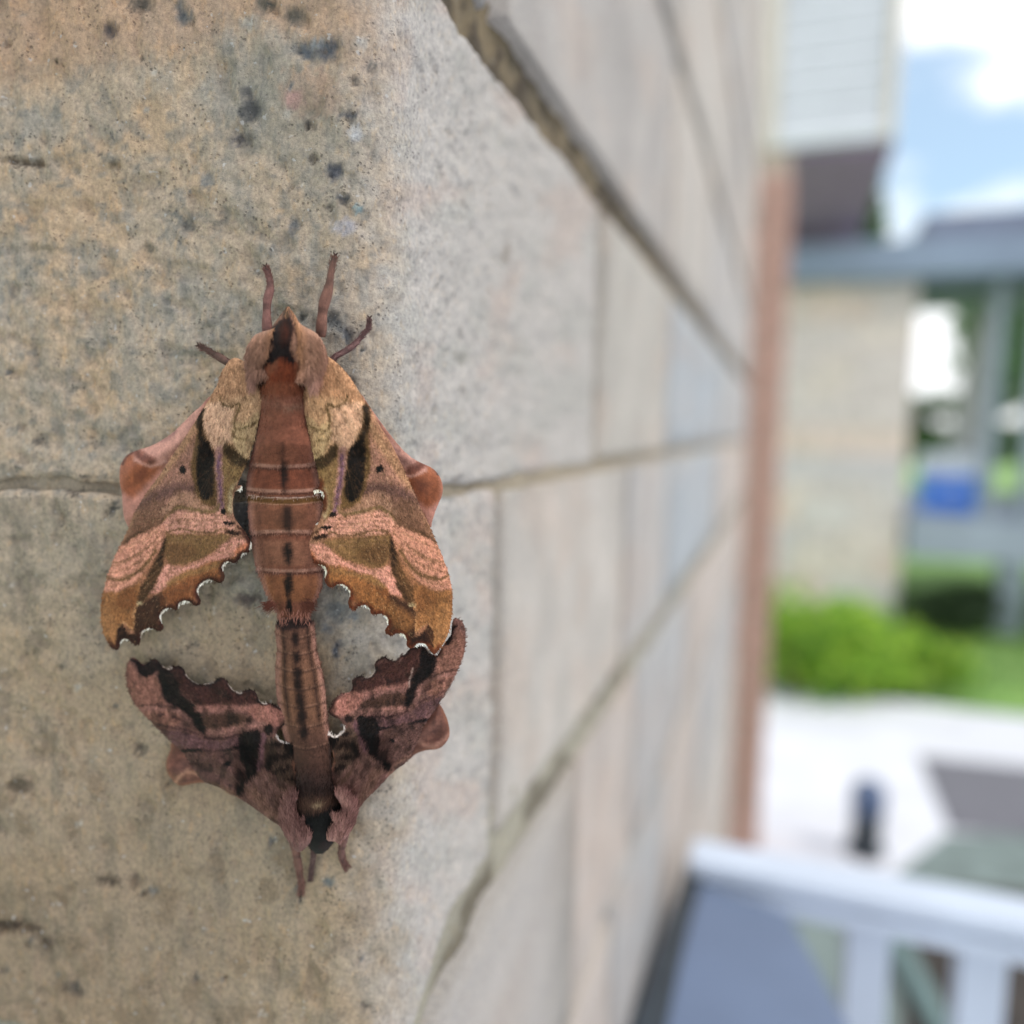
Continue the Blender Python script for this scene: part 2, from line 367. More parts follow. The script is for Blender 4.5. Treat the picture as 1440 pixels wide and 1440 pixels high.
def zwarp(s_, z_):
    # the hand-laid courses wander a little near the corner
    k_ = 1-sstep(ARC*.5, ARC+.02, s_); w_ = (1-sstep(0, .035, np.abs(z_-z_bot)))*-.0150+(1-sstep(0, .035, np.abs(z_-z_top)))*.0140
    m_ = (1-sstep(0, .02, np.abs(z_-z_mid)))*((fbm(s_*55, s_*0+3, 5, 3)-.5)*.0028)*(1-sstep(.03, .06, s_))
    return z_+w_*k_+m_
def make_block(i, s0, s1, zb, zt, jt, near):
    """one stone: rounded face over the unrolled wall surface, sides running back into the wall"""
    g = .0022
    if near:
        a = np.concatenate([np.arange(s0, min(-.068, s1), .004), np.arange(max(s0, -.068), min(s1, .05), .00042), np.arange(max(s0, .05), s1, .002), [s1]])
        a = a[(a >= s0) & (a <= s1)]; b = np.linspace(zb, zt, int((zt-zb)/.00045))
        if s0 > .02: a = np.linspace(s0, s1, 40); b = np.linspace(zb, zt, 40)
    else:
        k = 8 if s1 > .35 or s0 < -.07 else 26
        a = np.linspace(s0, s1, k+2); b = np.linspace(zb, zt, k)
        a = np.unique(np.concatenate([[s0, s0+.002, s1-.002, s1], a[1:-1]])); b = np.unique(np.concatenate([[zb, zb+.002, zt-.002, zt], b[1:-1]]))
        if s0 < ARC < s1 or s0 < 0 < s1: a = np.unique(np.concatenate([a, np.linspace(0, ARC, 8)]))
    S, Z = np.meshgrid(a, b); sh = S.shape
    dd = np.minimum(np.minimum(S-s0, s1-S), np.minimum(Z-zb, zt-Z))
    rnd = .0019 if near else .002
    wob = 1
    off = -rnd*(1-np.sqrt(np.clip(1-(1-np.clip(dd/rnd, 0, 1))**2, 0, 1)))*wob
    off = off+random.uniform(-.0006, .0008)
    off = off+(fbm(S*60+i, Z*60, 71, 3)-.5)*.0016
    if near: off = off+(fbm(S*420, Z*420, 81, 4)-.5)*.0011-sstep(.6, .75, fbm(S*300, Z*300, 91, 3))*.0006
    if near and s0 < .02:
        V0 = surf(S.ravel(), 0*S.ravel()); V0[:, 2] = zwarp(S.ravel(), Z.ravel()); qx, qy = proj(V0)
        pm = Paint(qx, qy, (0, 0, 0), 5, 9, 3)
        for (cx, cy, rx, ry, an, c) in PEBBLES:
            if c[0] < 118: pm.blob(cx, cy, rx, ry, (1, 1, 1), an, .4, 1)
        off = off-pm.c[:, 0].reshape(sh)*.0006*(.4+1.2*fbm(S*900, Z*900, 7, 2))
    edge = dd <= 1e-9
    off = np.where(edge, -.009, off)
    # uneven arrises
    jit = (fbm(S*150, Z*150, 17, 3)-.5)*.0022*(dd < .0022)*(~edge)
    Z2 = Z+np.where(np.minimum(Z-zb, zt-Z) < .002, jit, 0); S2 = S
    V = surf(S2.ravel(), off.ravel()); V[:, 2] = zwarp(S.ravel(), Z2.ravel())
    nz_, ns = sh; I = np.arange(nz_*ns).reshape(sh)
    F = np.stack([I[:-1, :-1], I[:-1, 1:], I[1:, 1:], I[1:, :-1]], -1).reshape(-1, 4)
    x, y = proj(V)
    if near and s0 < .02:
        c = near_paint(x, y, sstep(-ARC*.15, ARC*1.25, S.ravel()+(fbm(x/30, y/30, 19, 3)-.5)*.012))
        if zt > z_t2-.01 or zb > z_top-.02: c = c*np.array([.97, .98, 1.0])
    else:
        t = np.array(BLUE if is_blue(s0, s1, zb, zt) else random.choice(tints), float)
        c = np.tile(t, (len(V), 1))*(1+(fbm(S.ravel()*70, Z.ravel()*40, 13, 3)-.5)[:, None]*.2)
        wm = sstep(.5, .7, fbm(S.ravel()*45+9, Z.ravel()*60, 23, 3))[:, None]*.3; c = c*(1-wm)+np.array((194, 172, 158.))*wm
        ed_ = (1-sstep(.001, .006, dd.ravel()))[:, None]*.15; c = c*(1-ed_)+np.array((140, 134, 120.))*ed_
    o = mesh('block', V, F, STONE, wall, pig(c, .92, 1, False)*KS)
    return o
KS = .86
BLUE = (170, 178, 187)
s_b0, s_b1 = sx(942), sx(1012)
def is_blue(s0, s1, zb, zt):
    m = (s0+s1)/2; return s_b0-.02 < m < s_b1+.02 and zb >= z_bot-.01 and zt <= z_top+.01
cnt = 0
for li in range(len(levels)-1):
    (zt, jt), (zb, jb) = levels[li], levels[li+1]
    if zt < 0.02: break
    a_z, b_z = max(zb+jb/2, 0.0), zt-jt/2
    if abs(zb-z_mid) < 1e-6: cuts = [-.21, sx(840), sx(936), s_b1, S_END]
    elif abs(zb-z_bot) < 1e-6: cuts = [-.16, sx(697, 900), sx(880, 800), sx(942), s_b1, S_END]
    elif abs(zt-z_bot) < 1e-6: cuts = [-.19, sx(808, 1170), sx(905), sx(975), S_END]
    elif abs(zb-z_top) < 1e-6: cuts = [-.18, .05, sx(930), sx(985), S_END]
    else:
        cuts = [-random.uniform(.12, .24), random.uniform(.05, .12)]
        while cuts[-1] < S_END-.18: cuts.append(cuts[-1]+random.uniform(.13, .3))
        cuts[-1] = S_END if S_END-cuts[-1] < .08 else cuts[-1]
        if cuts[-1] < S_END: cuts.append(S_END)
    while cuts[0] > -.45: cuts.insert(0, cuts[0]-random.uniform(.18, .28))
    for s0, s1 in zip(cuts[:-1], cuts[1:]):
        near = (a_z < 1.56 and b_z > 1.36) and s0 < .03 and s1 > -.05
        hg = .0028 if near or s0 < .12 else .0014
        make_block(cnt, s0+hg, s1-hg, a_z, b_z, jt, near); cnt += 1
Z_TOPW, Z_BOTW = levels[0][0]-.004, 0.0
S_L = cuts[0]+.004
# mortar bed, a little behind the stone faces
ss = np.concatenate([np.arange(-.45, -.08, .03), np.arange(-.08, .3, .002), np.arange(.3, S_END, .03), [S_END-.004]]); zz = np.unique(np.concatenate([np.arange(0, 1.3, .06), np.arange(1.3, 1.62, .0022), np.arange(1.62, Z_TOPW, .06)]))
S, Z = np.meshgrid(ss, zz)
mo = -.0042+(fbm(S*180, Z*180, 7, 4)-.5)*.003
mo = mo+np.where(np.abs(Z-z_mid) < .006, .0026, 0)+np.where(np.abs(Z-z_top) < .01, .0016, 0)+np.where(np.abs(Z-z_bot) < .012, .0030, 0)
V = surf(S.ravel(), mo.ravel()); V[:, 2] = zwarp(S.ravel(), Z.ravel()); I = np.arange(V.shape[0]).reshape(S.shape)
F = np.stack([I[:-1, :-1], I[:-1, 1:], I[1:, 1:], I[1:, :-1]], -1).reshape(-1, 4)
mc = np.tile(np.array((150, 142, 122.)), (len(V), 1))
zt_ = Z.ravel()
def mm(a, c):
    global mc; mc = mc*(1-a[:, None])+np.array(c, float)*a[:, None]
mm((np.abs(zt_-z_top) < .012)*.9, (122, 108, 84)); mm((np.abs(zt_-z_mid) < .008)*.8, (164, 153, 136)); mm((np.abs(zt_-z_bot) < .012)*.8, (164, 162, 150))
mm((np.abs(zt_-z_t2) < .012)*.8, (122, 116, 102))
mm(sstep(.45, .7, fbm(S.ravel()*90, Z.ravel()*140, 3, 3))*.6*(np.abs(zt_-z_mid) > .01), (78, 70, 56)); mm(sstep(.48, .62, fbm(S.ravel()*150, Z.ravel()*150, 29, 3))*(np.abs(zt_-z_top) < .02)*.75, (58, 48, 36))
mesh('mortar', V, F, STONE, wall, lin(mc)*.86)
# solid core and end return of the wall
def quadprism(name, pts, z0, z1, mat, parent=None):
    n = len(pts); V = [(p[0], p[1], z0) for p in pts]+[(p[0], p[1], z1) for p in pts]
    F = [list(range(n))[::-1], list(range(n, 2*n))]+[[i, (i+1) % n, n+(i+1) % n, n+i] for i in range(n)]
    return mesh(name, V, F, mat, parent, smooth=False)
k = lambda s, o: tuple(surf(np.array([s]), np.array([o]))[0][:2])
quadprism('core', [k(-.45, -.010), k(-.001, -.010), k(ARC*.5, -.010), k(ARC, -.010), k(S_END-.003, -.010), k(S_END-.003, -.24), (APEX+d*.26-rr*.24)[:2], k(-.45, -.24)], 0, Z_TOPW, MORTAR, wall)

# ------------------------------------------------------------------ moths
K = 1/FPX
def base_depth(px): return .1205+(400-px)*.000105*np.where(px < 400, .125, .087)
KM = .78
def place(px, py, hmm):
    """point of a moth: px,py measured on the photo, hmm = height off the wall side plane in mm"""
    px = np.asarray(px, float); py = np.asarray(py, float)
    return P(px, py, base_depth(px)-np.asarray(hmm, float)*.001)

def sheet(name, outline, hfun, paint, mat, parent, h=1.25, thick=.28, smooth_n=3, kcol=KM, vgrain=.17):
    ol = smooth_poly(outline, True, smooth_n)
    x0, y0 = ol.min(0)-2; x1, y1 = ol.max(0)+2
    X, Y = np.meshgrid(np.arange(x0, x1, h), np.arange(y0, y1, h)); sh = X.shape
    sdv, bx, by = sdf(X.ravel(), Y.ravel(), ol)
    keep = sdv > -.8*h; snap = keep & (sdv < .35*h)
    x = np.where(snap, bx, X.ravel()); y = np.where(snap, by, Y.ravel())
    K2 = keep.reshape(sh); I = np.arange(x.size).reshape(sh)
    ok = K2[:-1, :-1] & K2[:-1, 1:] & K2[1:, 1:] & K2[1:, :-1]
    F = np.stack([I[:-1, :-1], I[1:, :-1], I[1:, 1:], I[:-1, 1:]], -1)[ok]
    used = np.unique(F); rem = -np.ones(x.size, int); rem[used] = np.arange(len(used)); F = rem[F]
    x = x[used]; y = y[used]; sdu = np.maximum(sdv[used], 0)
    hh = hfun(x, y, sdu)
    c = paint(x, y, sdu)
    g = 1+(rng.random(len(x))-.5)[:, None]*2*vgrain; c = pig(c)*g*kcol
    n = len(x)
    tk = thick*np.clip(sdu/3, .25, 1)
    V = np.concatenate([place(x, y, hh), place(x, y, hh-tk)])
    E = np.concatenate([F[:, [0, 1]], F[:, [1, 2]], F[:, [2, 3]], F[:, [3, 0]]]); key = np.sort(E, 1)
    _, idx, ct = np.unique(key, axis=0, return_index=True, return_counts=True); B = E[idx[ct == 1]]
    Fs = np.stack([B[:, 1], B[:, 0], B[:, 0]+n, B[:, 1]+n], -1)
    FF = np.concatenate([F, F[:, ::-1]+n, Fs])
    o = mesh(name, V, FF, mat, parent, np.concatenate([c, c*.85]))
    return o, (x, y, hh, c)

def tube(name, secs, paint, mat, parent, nr=56, step=1.6, bumps=None, kcol=KM, hairnoise=.12):
    """closed body from sections (py, xl, xr, centre height mm, half height mm)"""
    S = np.array(secs, float); ys = S[:, 0]; yy = np.arange(ys[0], ys[-1]+.01, step)
    def itp(j):
        # smooth interpolation
        v = np.interp(yy, ys, S[:, j]); kk = np.array([1, 3, 5, 7, 5, 3, 1.]); kk /= kk.sum()
        return np.convolve(np.pad(v, 3, 'edge'), kk, 'valid')
    xl, xr, hc, hr = itp(1), itp(2), itp(3), itp(4)
    a = np.linspace(0, 2*pi, nr, endpoint=False)
    YY, AA = np.meshgrid(yy, a, indexing='ij')
    cx = ((xl+xr)/2)[:, None]; hw = ((xr-xl)/2)[:, None]
    bf = 1.0 if bumps is None else bumps(YY, AA)
    nb = 1+(fbm(AA*6+3, YY/9, 41, 3)-.5)*hairnoise*.5
    X = cx+hw*np.cos(AA)*nb*(bf if bumps is not None else 1)
    Hh = hc[:, None]+hr[:, None]*np.sin(AA)*nb*bf
    t = np.cos(AA)
    V = place(X.ravel(), YY.ravel(), Hh.ravel()); n0, n1 = YY.shape
    I = np.arange(n0*n1).reshape(n0, n1); J = np.roll(I, -1, 1)
    F = np.stack([I[:-1], J[:-1], J[1:], I[1:]], -1).reshape(-1, 4)
    F3 = [[int(v) for v in f] for f in F]+[[int(v) for v in I[0][::-1]], [int(v) for v in I[-1]]]
    c = paint(X.ravel(), YY.ravel(), t.ravel()); c = pig(c)*(1+(rng.random(len(c))-.5)[:, None]*.2)*kcol
    return mesh(name, V, F3, mat, parent, c)

def fur(name, P0, D, Ln, cols, mat, parent, lift=.35, wd=.7):
    """hair tufts: P0 (n,3: px,py,h), D unit direction in px, Ln length px, cols linear"""
    n = len(P0); px, py, h = P0.T
    ang = (rng.random(n)-.5)*.7; dx = D[:, 0]*np.cos(ang)-D[:, 1]*np.sin(ang); dy = D[:, 0]*np.sin(ang)+D[:, 1]*np.cos(ang)
    L_ = Ln*(.6+.8*rng.random(n)); lf = lift*(.5+rng.random(n))
    pts = []
    nx, ny = -dy, dx
    curl = (rng.random(n)-.5)*.5
    for t, w_ in ((0, 1.0), (.5, .8)):
        cx = px+dx*L_*t+nx*curl*L_*t*t; cy = py+dy*L_*t+ny*curl*L_*t*t; hh = h+lf*(t*1.6-t*t*.9)
        pts.append(place(cx-nx*wd*w_*.5, cy-ny*wd*w_*.5, hh)); pts.append(place(cx+nx*wd*w_*.5, cy+ny*wd*w_*.5, hh))
    pts.append(place(px+dx*L_+nx*curl*L_, py+dy*L_+ny*curl*L_, h+lf*.7))
    V = np.stack(pts, 1).reshape(-1, 3); b = np.arange(n)*5
    F = np.concatenate([np.stack([b, b+1, b+3], -1), np.stack([b, b+3, b+2], -1), np.stack([b+2, b+3, b+4], -1)])
    cc = cols*(1+(rng.random(n)-.5)[:, None]*.5)
    o = mesh(name, V, F, mat, parent, np.repeat(cc, 5, 0)); o['kind'] = 'stuff'
    return o

def fur_on(name, data, mask, n, dirf, ln, mat, parent, lift=.35, wd=.7, dark=1.0):
    x, y, hh, c = data; idx = np.flatnonzero(mask(x, y)); idx = rng.choice(idx, n)
    D = dirf(x[idx], y[idx]); D = D/(np.linalg.norm(D, axis=1)[:, None]+1e-9)
    return fur(name, np.stack([x[idx]+rng.random(n)-.5, y[idx]+rng.random(n)-.5, hh[idx]-.05], 1), D, np.full(n, float(ln)), c[idx]*dark, mat, parent, lift, wd)

def affine(src, dst):
    s = np.c_[np.array(src, float), np.ones(len(src))]; A, *_ = np.linalg.lstsq(s, np.array(dst, float), rcond=None)
    return lambda x, y: tuple((np.c_[x, y, np.ones(len(x))] @ A).T)
CU = 3.788
c3 = lambda pts: [(140+a/CU, 540+b/CU) for a, b in pts]      # enlargement of the upper left wing
c4 = lambda pts: [(400+a/CU, 540+b/CU) for a, b in pts]
cL = lambda pts: [(170+a/4.8, 860+b/4.8) for a, b in pts]
cR = lambda pts: [(420+a/4.8, 850+b/4.8) for a, b in pts]

UL = c3([(650, -60), (620, 20), (560, 120), (470, 260), (400, 360), (330, 470), (250, 580), (190, 680), (140, 800), (90, 900), (50, 1000), (25, 1090), (8, 1180), (8, 1250), (22, 1330), (45, 1380), (75, 1412), (98, 1415), (106, 1400), (115, 1378), (135, 1364), (155, 1366), (175, 1382), (200, 1390), (215, 1382), (220, 1350), (232, 1325), (260, 1310), (290, 1308), (315, 1317), (335, 1310), (343, 1292), (332, 1270), (330, 1235), (350, 1208), (380, 1197), (405, 1206), (418, 1195), (430, 1172), (460, 1163), (485, 1166), (508, 1182), (528, 1178), (540, 1158), (530, 1130), (527, 1098), (545, 1070), (575, 1050), (608, 1050), (640, 1062), (660, 1048), (667, 1022), (659, 992), (666, 965), (690, 950), (712, 955), (735, 945), (750, 922), (768, 908), (788, 898), (798, 885), (812, 862), (806, 838), (793, 812), (770, 780), (742, 745), (722, 715), (712, 680), (710, 640), (714, 600), (724, 574), (755, 566), (757, 540), (736, 540), (752, 495), (777, 440), (802, 370), (827, 280), (845, 200), (860, 120), (862, 60), (850, 0), (830, -70), (790, -110), (720, -140), (680, -110)])
UR = c4([(95, 60), (105, 130), (120, 220), (140, 310), (160, 400), (180, 480), (188, 540), (165, 558), (148, 572), (158, 588), (195, 580), (205, 605), (207, 640), (200, 685), (185, 730), (160, 752), (130, 790), (100, 830), (84, 870), (80, 892), (95, 915), (115, 918), (132, 928), (150, 948), (178, 962), (205, 975), (217, 1000), (213, 1048), (235, 1080), (260, 1082), (278, 1072), (310, 1076), (338, 1098), (348, 1130), (338, 1162), (350, 1195), (375, 1203), (395, 1188), (430, 1186), (455, 1202), (460, 1223), (485, 1228), (515, 1225), (540, 1248), (550, 1282), (536, 1312), (545, 1333), (575, 1340), (600, 1328), (630, 1340), (650, 1365), (650, 1390), (667, 1408), (690, 1405), (715, 1390), (745, 1393), (765, 1408), (788, 1436), (802, 1438), (830, 1408), (862, 1355), (882, 1290), (893, 1200), (894, 1130), (882, 1040), (860, 970), (830, 890), (800, 820), (770, 750), (740, 690), (700, 600), (660, 510), (620, 420), (570, 320), (520, 240), (470, 150), (430, 90), (385, 20), (330, -60), (270, -120), (210, -150), (140, -110), (100, -30)])
HL = c3([(600, 60), (540, 115), (470, 180), (400, 250), (330, 300), (260, 335), (200, 352), (150, 375), (122, 410), (108, 450), (107, 520), (118, 580), (122, 640), (130, 710), (150, 755), (175, 770), (300, 700), (480, 560), (640, 300), (680, 100)])
HR = c4([(400, 50), (450, 115), (500, 185), (560, 265), (620, 338), (680, 393), (740, 425), (790, 450), (825, 490), (843, 540), (840, 590), (820, 640), (800, 690), (785, 740), (775, 765), (700, 720), (520, 560), (360, 300), (330, 100)])
LL = cL([(60, 320), (85, 310), (118, 328), (150, 357), (182, 345), (215, 320), (252, 328), (275, 360), (318, 386), (345, 376), (388, 365), (424, 384), (440, 422), (480, 465), (530, 490), (580, 486), (628, 472), (652, 450), (700, 450), (730, 490), (760, 530), (800, 550), (840, 532), (882, 526), (914, 550), (932, 592), (960, 620), (1002, 616), (1050, 636), (1092, 660), (1135, 690), (1147, 712), (1120, 750), (1082, 782), (1052, 812), (1062, 850), (1092, 878), (1130, 885), (1178, 862), (1192, 885), (1180, 930), (1172, 1000), (1168, 1060), (1200, 1150), (1225, 1290), (1210, 1380), (1150, 1460), (1080, 1450), (1000, 1400), (910, 1335), (830, 1280), (740, 1230), (650, 1182), (560, 1150), (500, 1080), (440, 980), (395, 930), (345, 882), (290, 832), (220, 762), (150, 690), (90, 620), (50, 530), (35, 440), (40, 362)])
LR = cR([(1065, 93), (1100, 110), (1120, 150), (1127, 220), (1120, 310), (1092, 400), (1052, 490), (1002, 580), (942, 680), (882, 765), (825, 860), (790, 950), (735, 1055), (650, 1122), (570, 1200), (500, 1272), (440, 1332), (400, 1390), (350, 1440), (290, 1400), (252, 1300), (222, 1200), (228, 1100), (240, 1030), (215, 960), (198, 905), (183, 880), (205, 866), (238, 888), (280, 870), (300, 848), (300, 818), (280, 780), (240, 762), (210, 742), (198, 715), (222, 682), (240, 642), (290, 602), (340, 592), (363, 562), (360, 512), (390, 490), (430, 480), (452, 496), (490, 480), (515, 442), (514, 400), (540, 370), (580, 350), (610, 370), (650, 376), (682, 346), (720, 336), (750, 300), (790, 282), (830, 276), (870, 300), (900, 335), (932, 345), (960, 300), (1000, 240), (1028, 200), (1035, 130), (1048, 98)])
LHL = cL([(345, 880), (335, 930), (308, 1000), (304, 1060), (325, 1110), (370, 1160), (410, 1178), (470, 1165), (560, 1155), (660, 1185), (760, 1245), (850, 1200), (700, 1000), (450, 880)])
LHR = cR([(900, 700), (945, 665), (990, 740), (1015, 820), (1017, 890), (980, 950), (930, 978), (860, 985), (790, 1010), (735, 1055), (640, 1080), (600, 1000), (750, 850)])

def fore_upper(p):
    """pattern of the tawny forewing, in the enlargement units of the left wing"""
    p.poly([(640, 700), (500, 700), (200, 740), (100, 900), (20, 1090), (20, 1300), (300, 1300), (700, 1000)], (150, 98, 70), 40)
    # costal strip and cell
    p.line([(590, 90), (470, 290), (340, 480), (210, 680), (140, 820)], (158, 116, 84), 34, 12, .8)
    p.poly([(540, 260), (480, 330), (330, 520), (230, 640), (330, 690), (500, 650), (520, 500)], (144, 100, 84), 22, .9)
    p.line([(520, 560), (400, 560), (300, 600), (220, 650)], (92, 64, 58), 58, 26, .85)
    p.poly([(230, 640), (330, 620), (360, 700), (330, 760), (200, 800), (130, 850), (180, 720)], (112, 78, 60), 22, .8)
    p.line([(130, 850), (200, 800), (300, 770)], (74, 52, 34), 20, 10, .8)
    # wing base
    p.poly([(680, -160), (560, 110), (540, 190), (600, 330), (650, 345), (690, 310), (760, 400), (800, 385), (870, 120), (850, -160)], (178, 138, 102), 8)
    p.poly([(700, -170), (560, 90), (600, 110), (680, 70), (760, 60), (850, 0), (850, -170)], (180, 132, 96), 20, .9)
    p.poly([(562, 112), (650, 95), (720, 135), (700, 200), (735, 255), (690, 300), (650, 342), (608, 338), (565, 250), (548, 175)], (196, 154, 124), 10)
    p.poly([(720, 190), (770, 210), (860, 130), (830, 290), (795, 385), (750, 375), (705, 290)], (180, 150, 108), 10, .9)
    p.line([(640, 60), (650, 100), (700, 118), (740, 100), (745, 130)], (88, 68, 40), 12, 5, .9)
    p.line([(740, 130), (720, 190), (730, 240), (800, 222), (840, 190)], (92, 72, 42), 10, 5, .85)
    p.line([(700, 240), (730, 290), (780, 290)], (100, 78, 46), 10, 6, .75)
    # inner strip
    p.poly([(660, 350), (690, 310), (750, 385), (790, 395), (752, 495), (715, 565), (700, 680), (665, 665), (655, 500)], (128, 98, 60), 8)
    p.poly([(675, 300), (720, 350), (790, 400), (770, 440), (700, 420), (665, 360)], (58, 44, 26), 12, .9)
    p.poly([(730, 520), (710, 580), (715, 660), (700, 700), (680, 640), (695, 560)], (170, 148, 112), 10, .8)
    p.line([(665, 480), (700, 500), (740, 510)], (96, 76, 48), 8, 5, .6)
    # dark cell streak
    p.poly([(548, 120), (524, 150), (520, 240), (490, 420), (500, 520), (530, 620), (600, 650), (640, 640), (625, 450), (600, 340), (560, 260), (545, 190)], (92, 68, 36), 12, .9)
    p.line([(545, 130), (532, 190), (545, 270), (570, 330)], (46, 34, 20), 34, 10)
    p.poly([(540, 290), (590, 310), (612, 380), (612, 500), (600, 590), (565, 615), (535, 590), (520, 500), (520, 400)], (28, 19, 12), 10)
    # violet stripe
    p.line([(640, 345), (634, 450), (642, 560), (645, 680)], (150, 108, 100), 40, 8, .9)
    p.line([(640, 370), (634, 450), (642, 550), (648, 660)], (106, 72, 98), 16, 8, .85)
    p.blob(443, 455, 19, 20, (14, 8, 7), 0, .25)
    # pink region and lines
    p.poly([(420, 570), (500, 580), (540, 640), (600, 670), (520, 690), (420, 660), (330, 700), (360, 640)], (158, 116, 92), 14, .8)
    p.line([(350, 720), (400, 665), (440, 655), (520, 668), (610, 680), (640, 640)], (112, 88, 54), 18, 7, .85)
    p.poly([(350, 720), (420, 675), (600, 695), (650, 660), (700, 740), (690, 790), (350, 790)], (196, 134, 114), 9)
    p.line([(380, 740), (470, 715), (540, 735), (620, 720)], (150, 104, 84), 8, 5, .6)
    p.line([(345, 795), (390, 778), (440, 770), (500, 785), (600, 790), (640, 775), (670, 770)], (104, 74, 46), 10, 4, .9)
    p.poly([(345, 805), (430, 800), (560, 805), (670, 800), (690, 830), (640, 870), (540, 930), (430, 962), (370, 955), (345, 890)], (120, 88, 52), 12)
    p.poly([(360, 850), (470, 850), (520, 900), (420, 955), (365, 940)], (98, 66, 40), 22, .7)
    p.poly([(670, 835), (730, 820), (795, 838), (800, 868), (770, 890), (700, 925), (600, 945), (500, 985), (420, 1010), (375, 1045), (335, 1100), (262, 1120), (300, 1060), (335, 975), (370, 962), (440, 970), (540, 935), (625, 885)], (196, 130, 112), 9)
    p.poly([(760, 850), (806, 850), (790, 890), (740, 915), (720, 890)], (196, 112, 72), 12, .8)
    p.poly([(790, 890), (700, 925), (600, 948), (500, 988), (420, 1018), (370, 1060), (330, 1120), (420, 1180), (530, 1120), (640, 1045), (700, 950)], (138, 84, 46), 12)
    p.line([(640, 960), (540, 990), (440, 1020), (370, 1060)], (140, 104, 60), 26, 12, .7)
    # dark wedge
    p.poly([(345, 800), (352, 850), (335, 980), (290, 1080), (240, 1160), (195, 1180), (195, 1120), (250, 1030), (310, 920), (330, 840)], (70, 48, 28), 9)
    p.line([(345, 830), (330, 900), (325, 960)], (38, 26, 16), 22, 9, .8)
    # pink costal bands
    p.poly([(350, 745), (335, 850), (250, 980), (190, 1050), (90, 1108), (15, 1104), (45, 1000), (90, 900), (135, 850), (220, 800)], (192, 128, 104), 9)
    p.line([(35, 1020), (75, 1042), (130, 1038), (190, 1010), (250, 960), (300, 880)], (96, 70, 40), 16, 6, .85)
    p.line([(65, 950), (110, 950), (160, 930), (220, 890), (255, 870)], (118, 84, 56), 9, 5, .75)
    p.line([(110, 890), (160, 860), (230, 830), (300, 790)], (150, 108, 76), 8, 5, .5)
    p.line([(60, 980), (130, 985), (220, 940)], (160, 108, 84), 6, 4, .5)
    for k_ in range(7):
        yb = 700+k_*24; p.line([(370, yb+6), (440, yb-4), (520, yb+5), (600, yb), (680, yb-8)], (132, 96, 68), 6, 5, .6)
        yc = 880+k_*34; p.line([(40, yc+90), (110, yc+84), (200, yc+36), (290, yc-40), (340, yc-90)], (126, 88, 60), 6, 5, .62)
        yd = 880+k_*22; p.line([(380, yd+60), (500, yd+36), (640, yd-30), (760, yd-60)], (120, 84, 56), 5, 5, .5)
    # tip
    p.poly([(8, 1105), (90, 1112), (190, 1070), (215, 1060), (205, 1160), (188, 1200), (184, 1310), (130, 1270), (98, 1300), (85, 1412), (20, 1370), (0, 1240)], (142, 92, 52), 8)
    p.poly([(20, 1180), (60, 1200), (90, 1290), (80, 1400), (30, 1360), (5, 1260)], (162, 110, 66), 18, .7)
    p.poly([(110, 1110), (190, 1080), (200, 1170), (150, 1200), (90, 1170)], (112, 66, 36), 22, .7)
    p.poly([(200, 1165), (240, 1160), (335, 1105), (350, 1190), (335, 1300), (230, 1390), (186, 1330), (188, 1220)], (66, 42, 28), 10)
    p.poly([(120, 1275), (150, 1325), (190, 1335), (215, 1385), (110, 1375), (88, 1410), (92, 1310)], (48, 28, 20), 6)
    p.poly([(330, 1120), (430, 1060), (560, 1010), (640, 1020), (640, 1060), (540, 1120), (420, 1190), (340, 1200)], (120, 68, 38), 16, .7)
    p.line([(205, 1165), (188, 1220), (182, 1305), (160, 1290), (125, 1270), (98, 1300)], (186, 132, 84), 7, 3, .9)
    p.blob(212, 1168, 16, 10, (176, 160, 120), 0, .6, .8)
    # marks at the inner angle
    p.blob(660, 676, 17, 15, (20, 14, 10), 30, .25)
    p.blob(686, 741, 34, 10, (22, 15, 10), 3, .3)
    p.blob(710, 790, 42, 13, (44, 26, 16), 12, .4)
    p.line([(730, 760), (770, 785), (800, 825)], (60, 34, 22), 12, 5, .8)
def speckle(p, x, y, k=1.0):
    s = vn(x*.9, y*.7, 77); p.mix((s > .92)*.32*k, (206, 176, 130)); p.mix((s < .13)*.42*k, (56, 38, 24)); t_ = fbm(x/3.2, y/5, 78, 3); p.mix(sstep(.56, .72, t_)*.38*k, (92, 64, 42))
def veins(p, root, tips, c, w=3, al=.35):
    for t in tips: p.line([root, ((root[0]+t[0])/2+6, (root[1]+t[1])/2), t], c, w, 3, al)

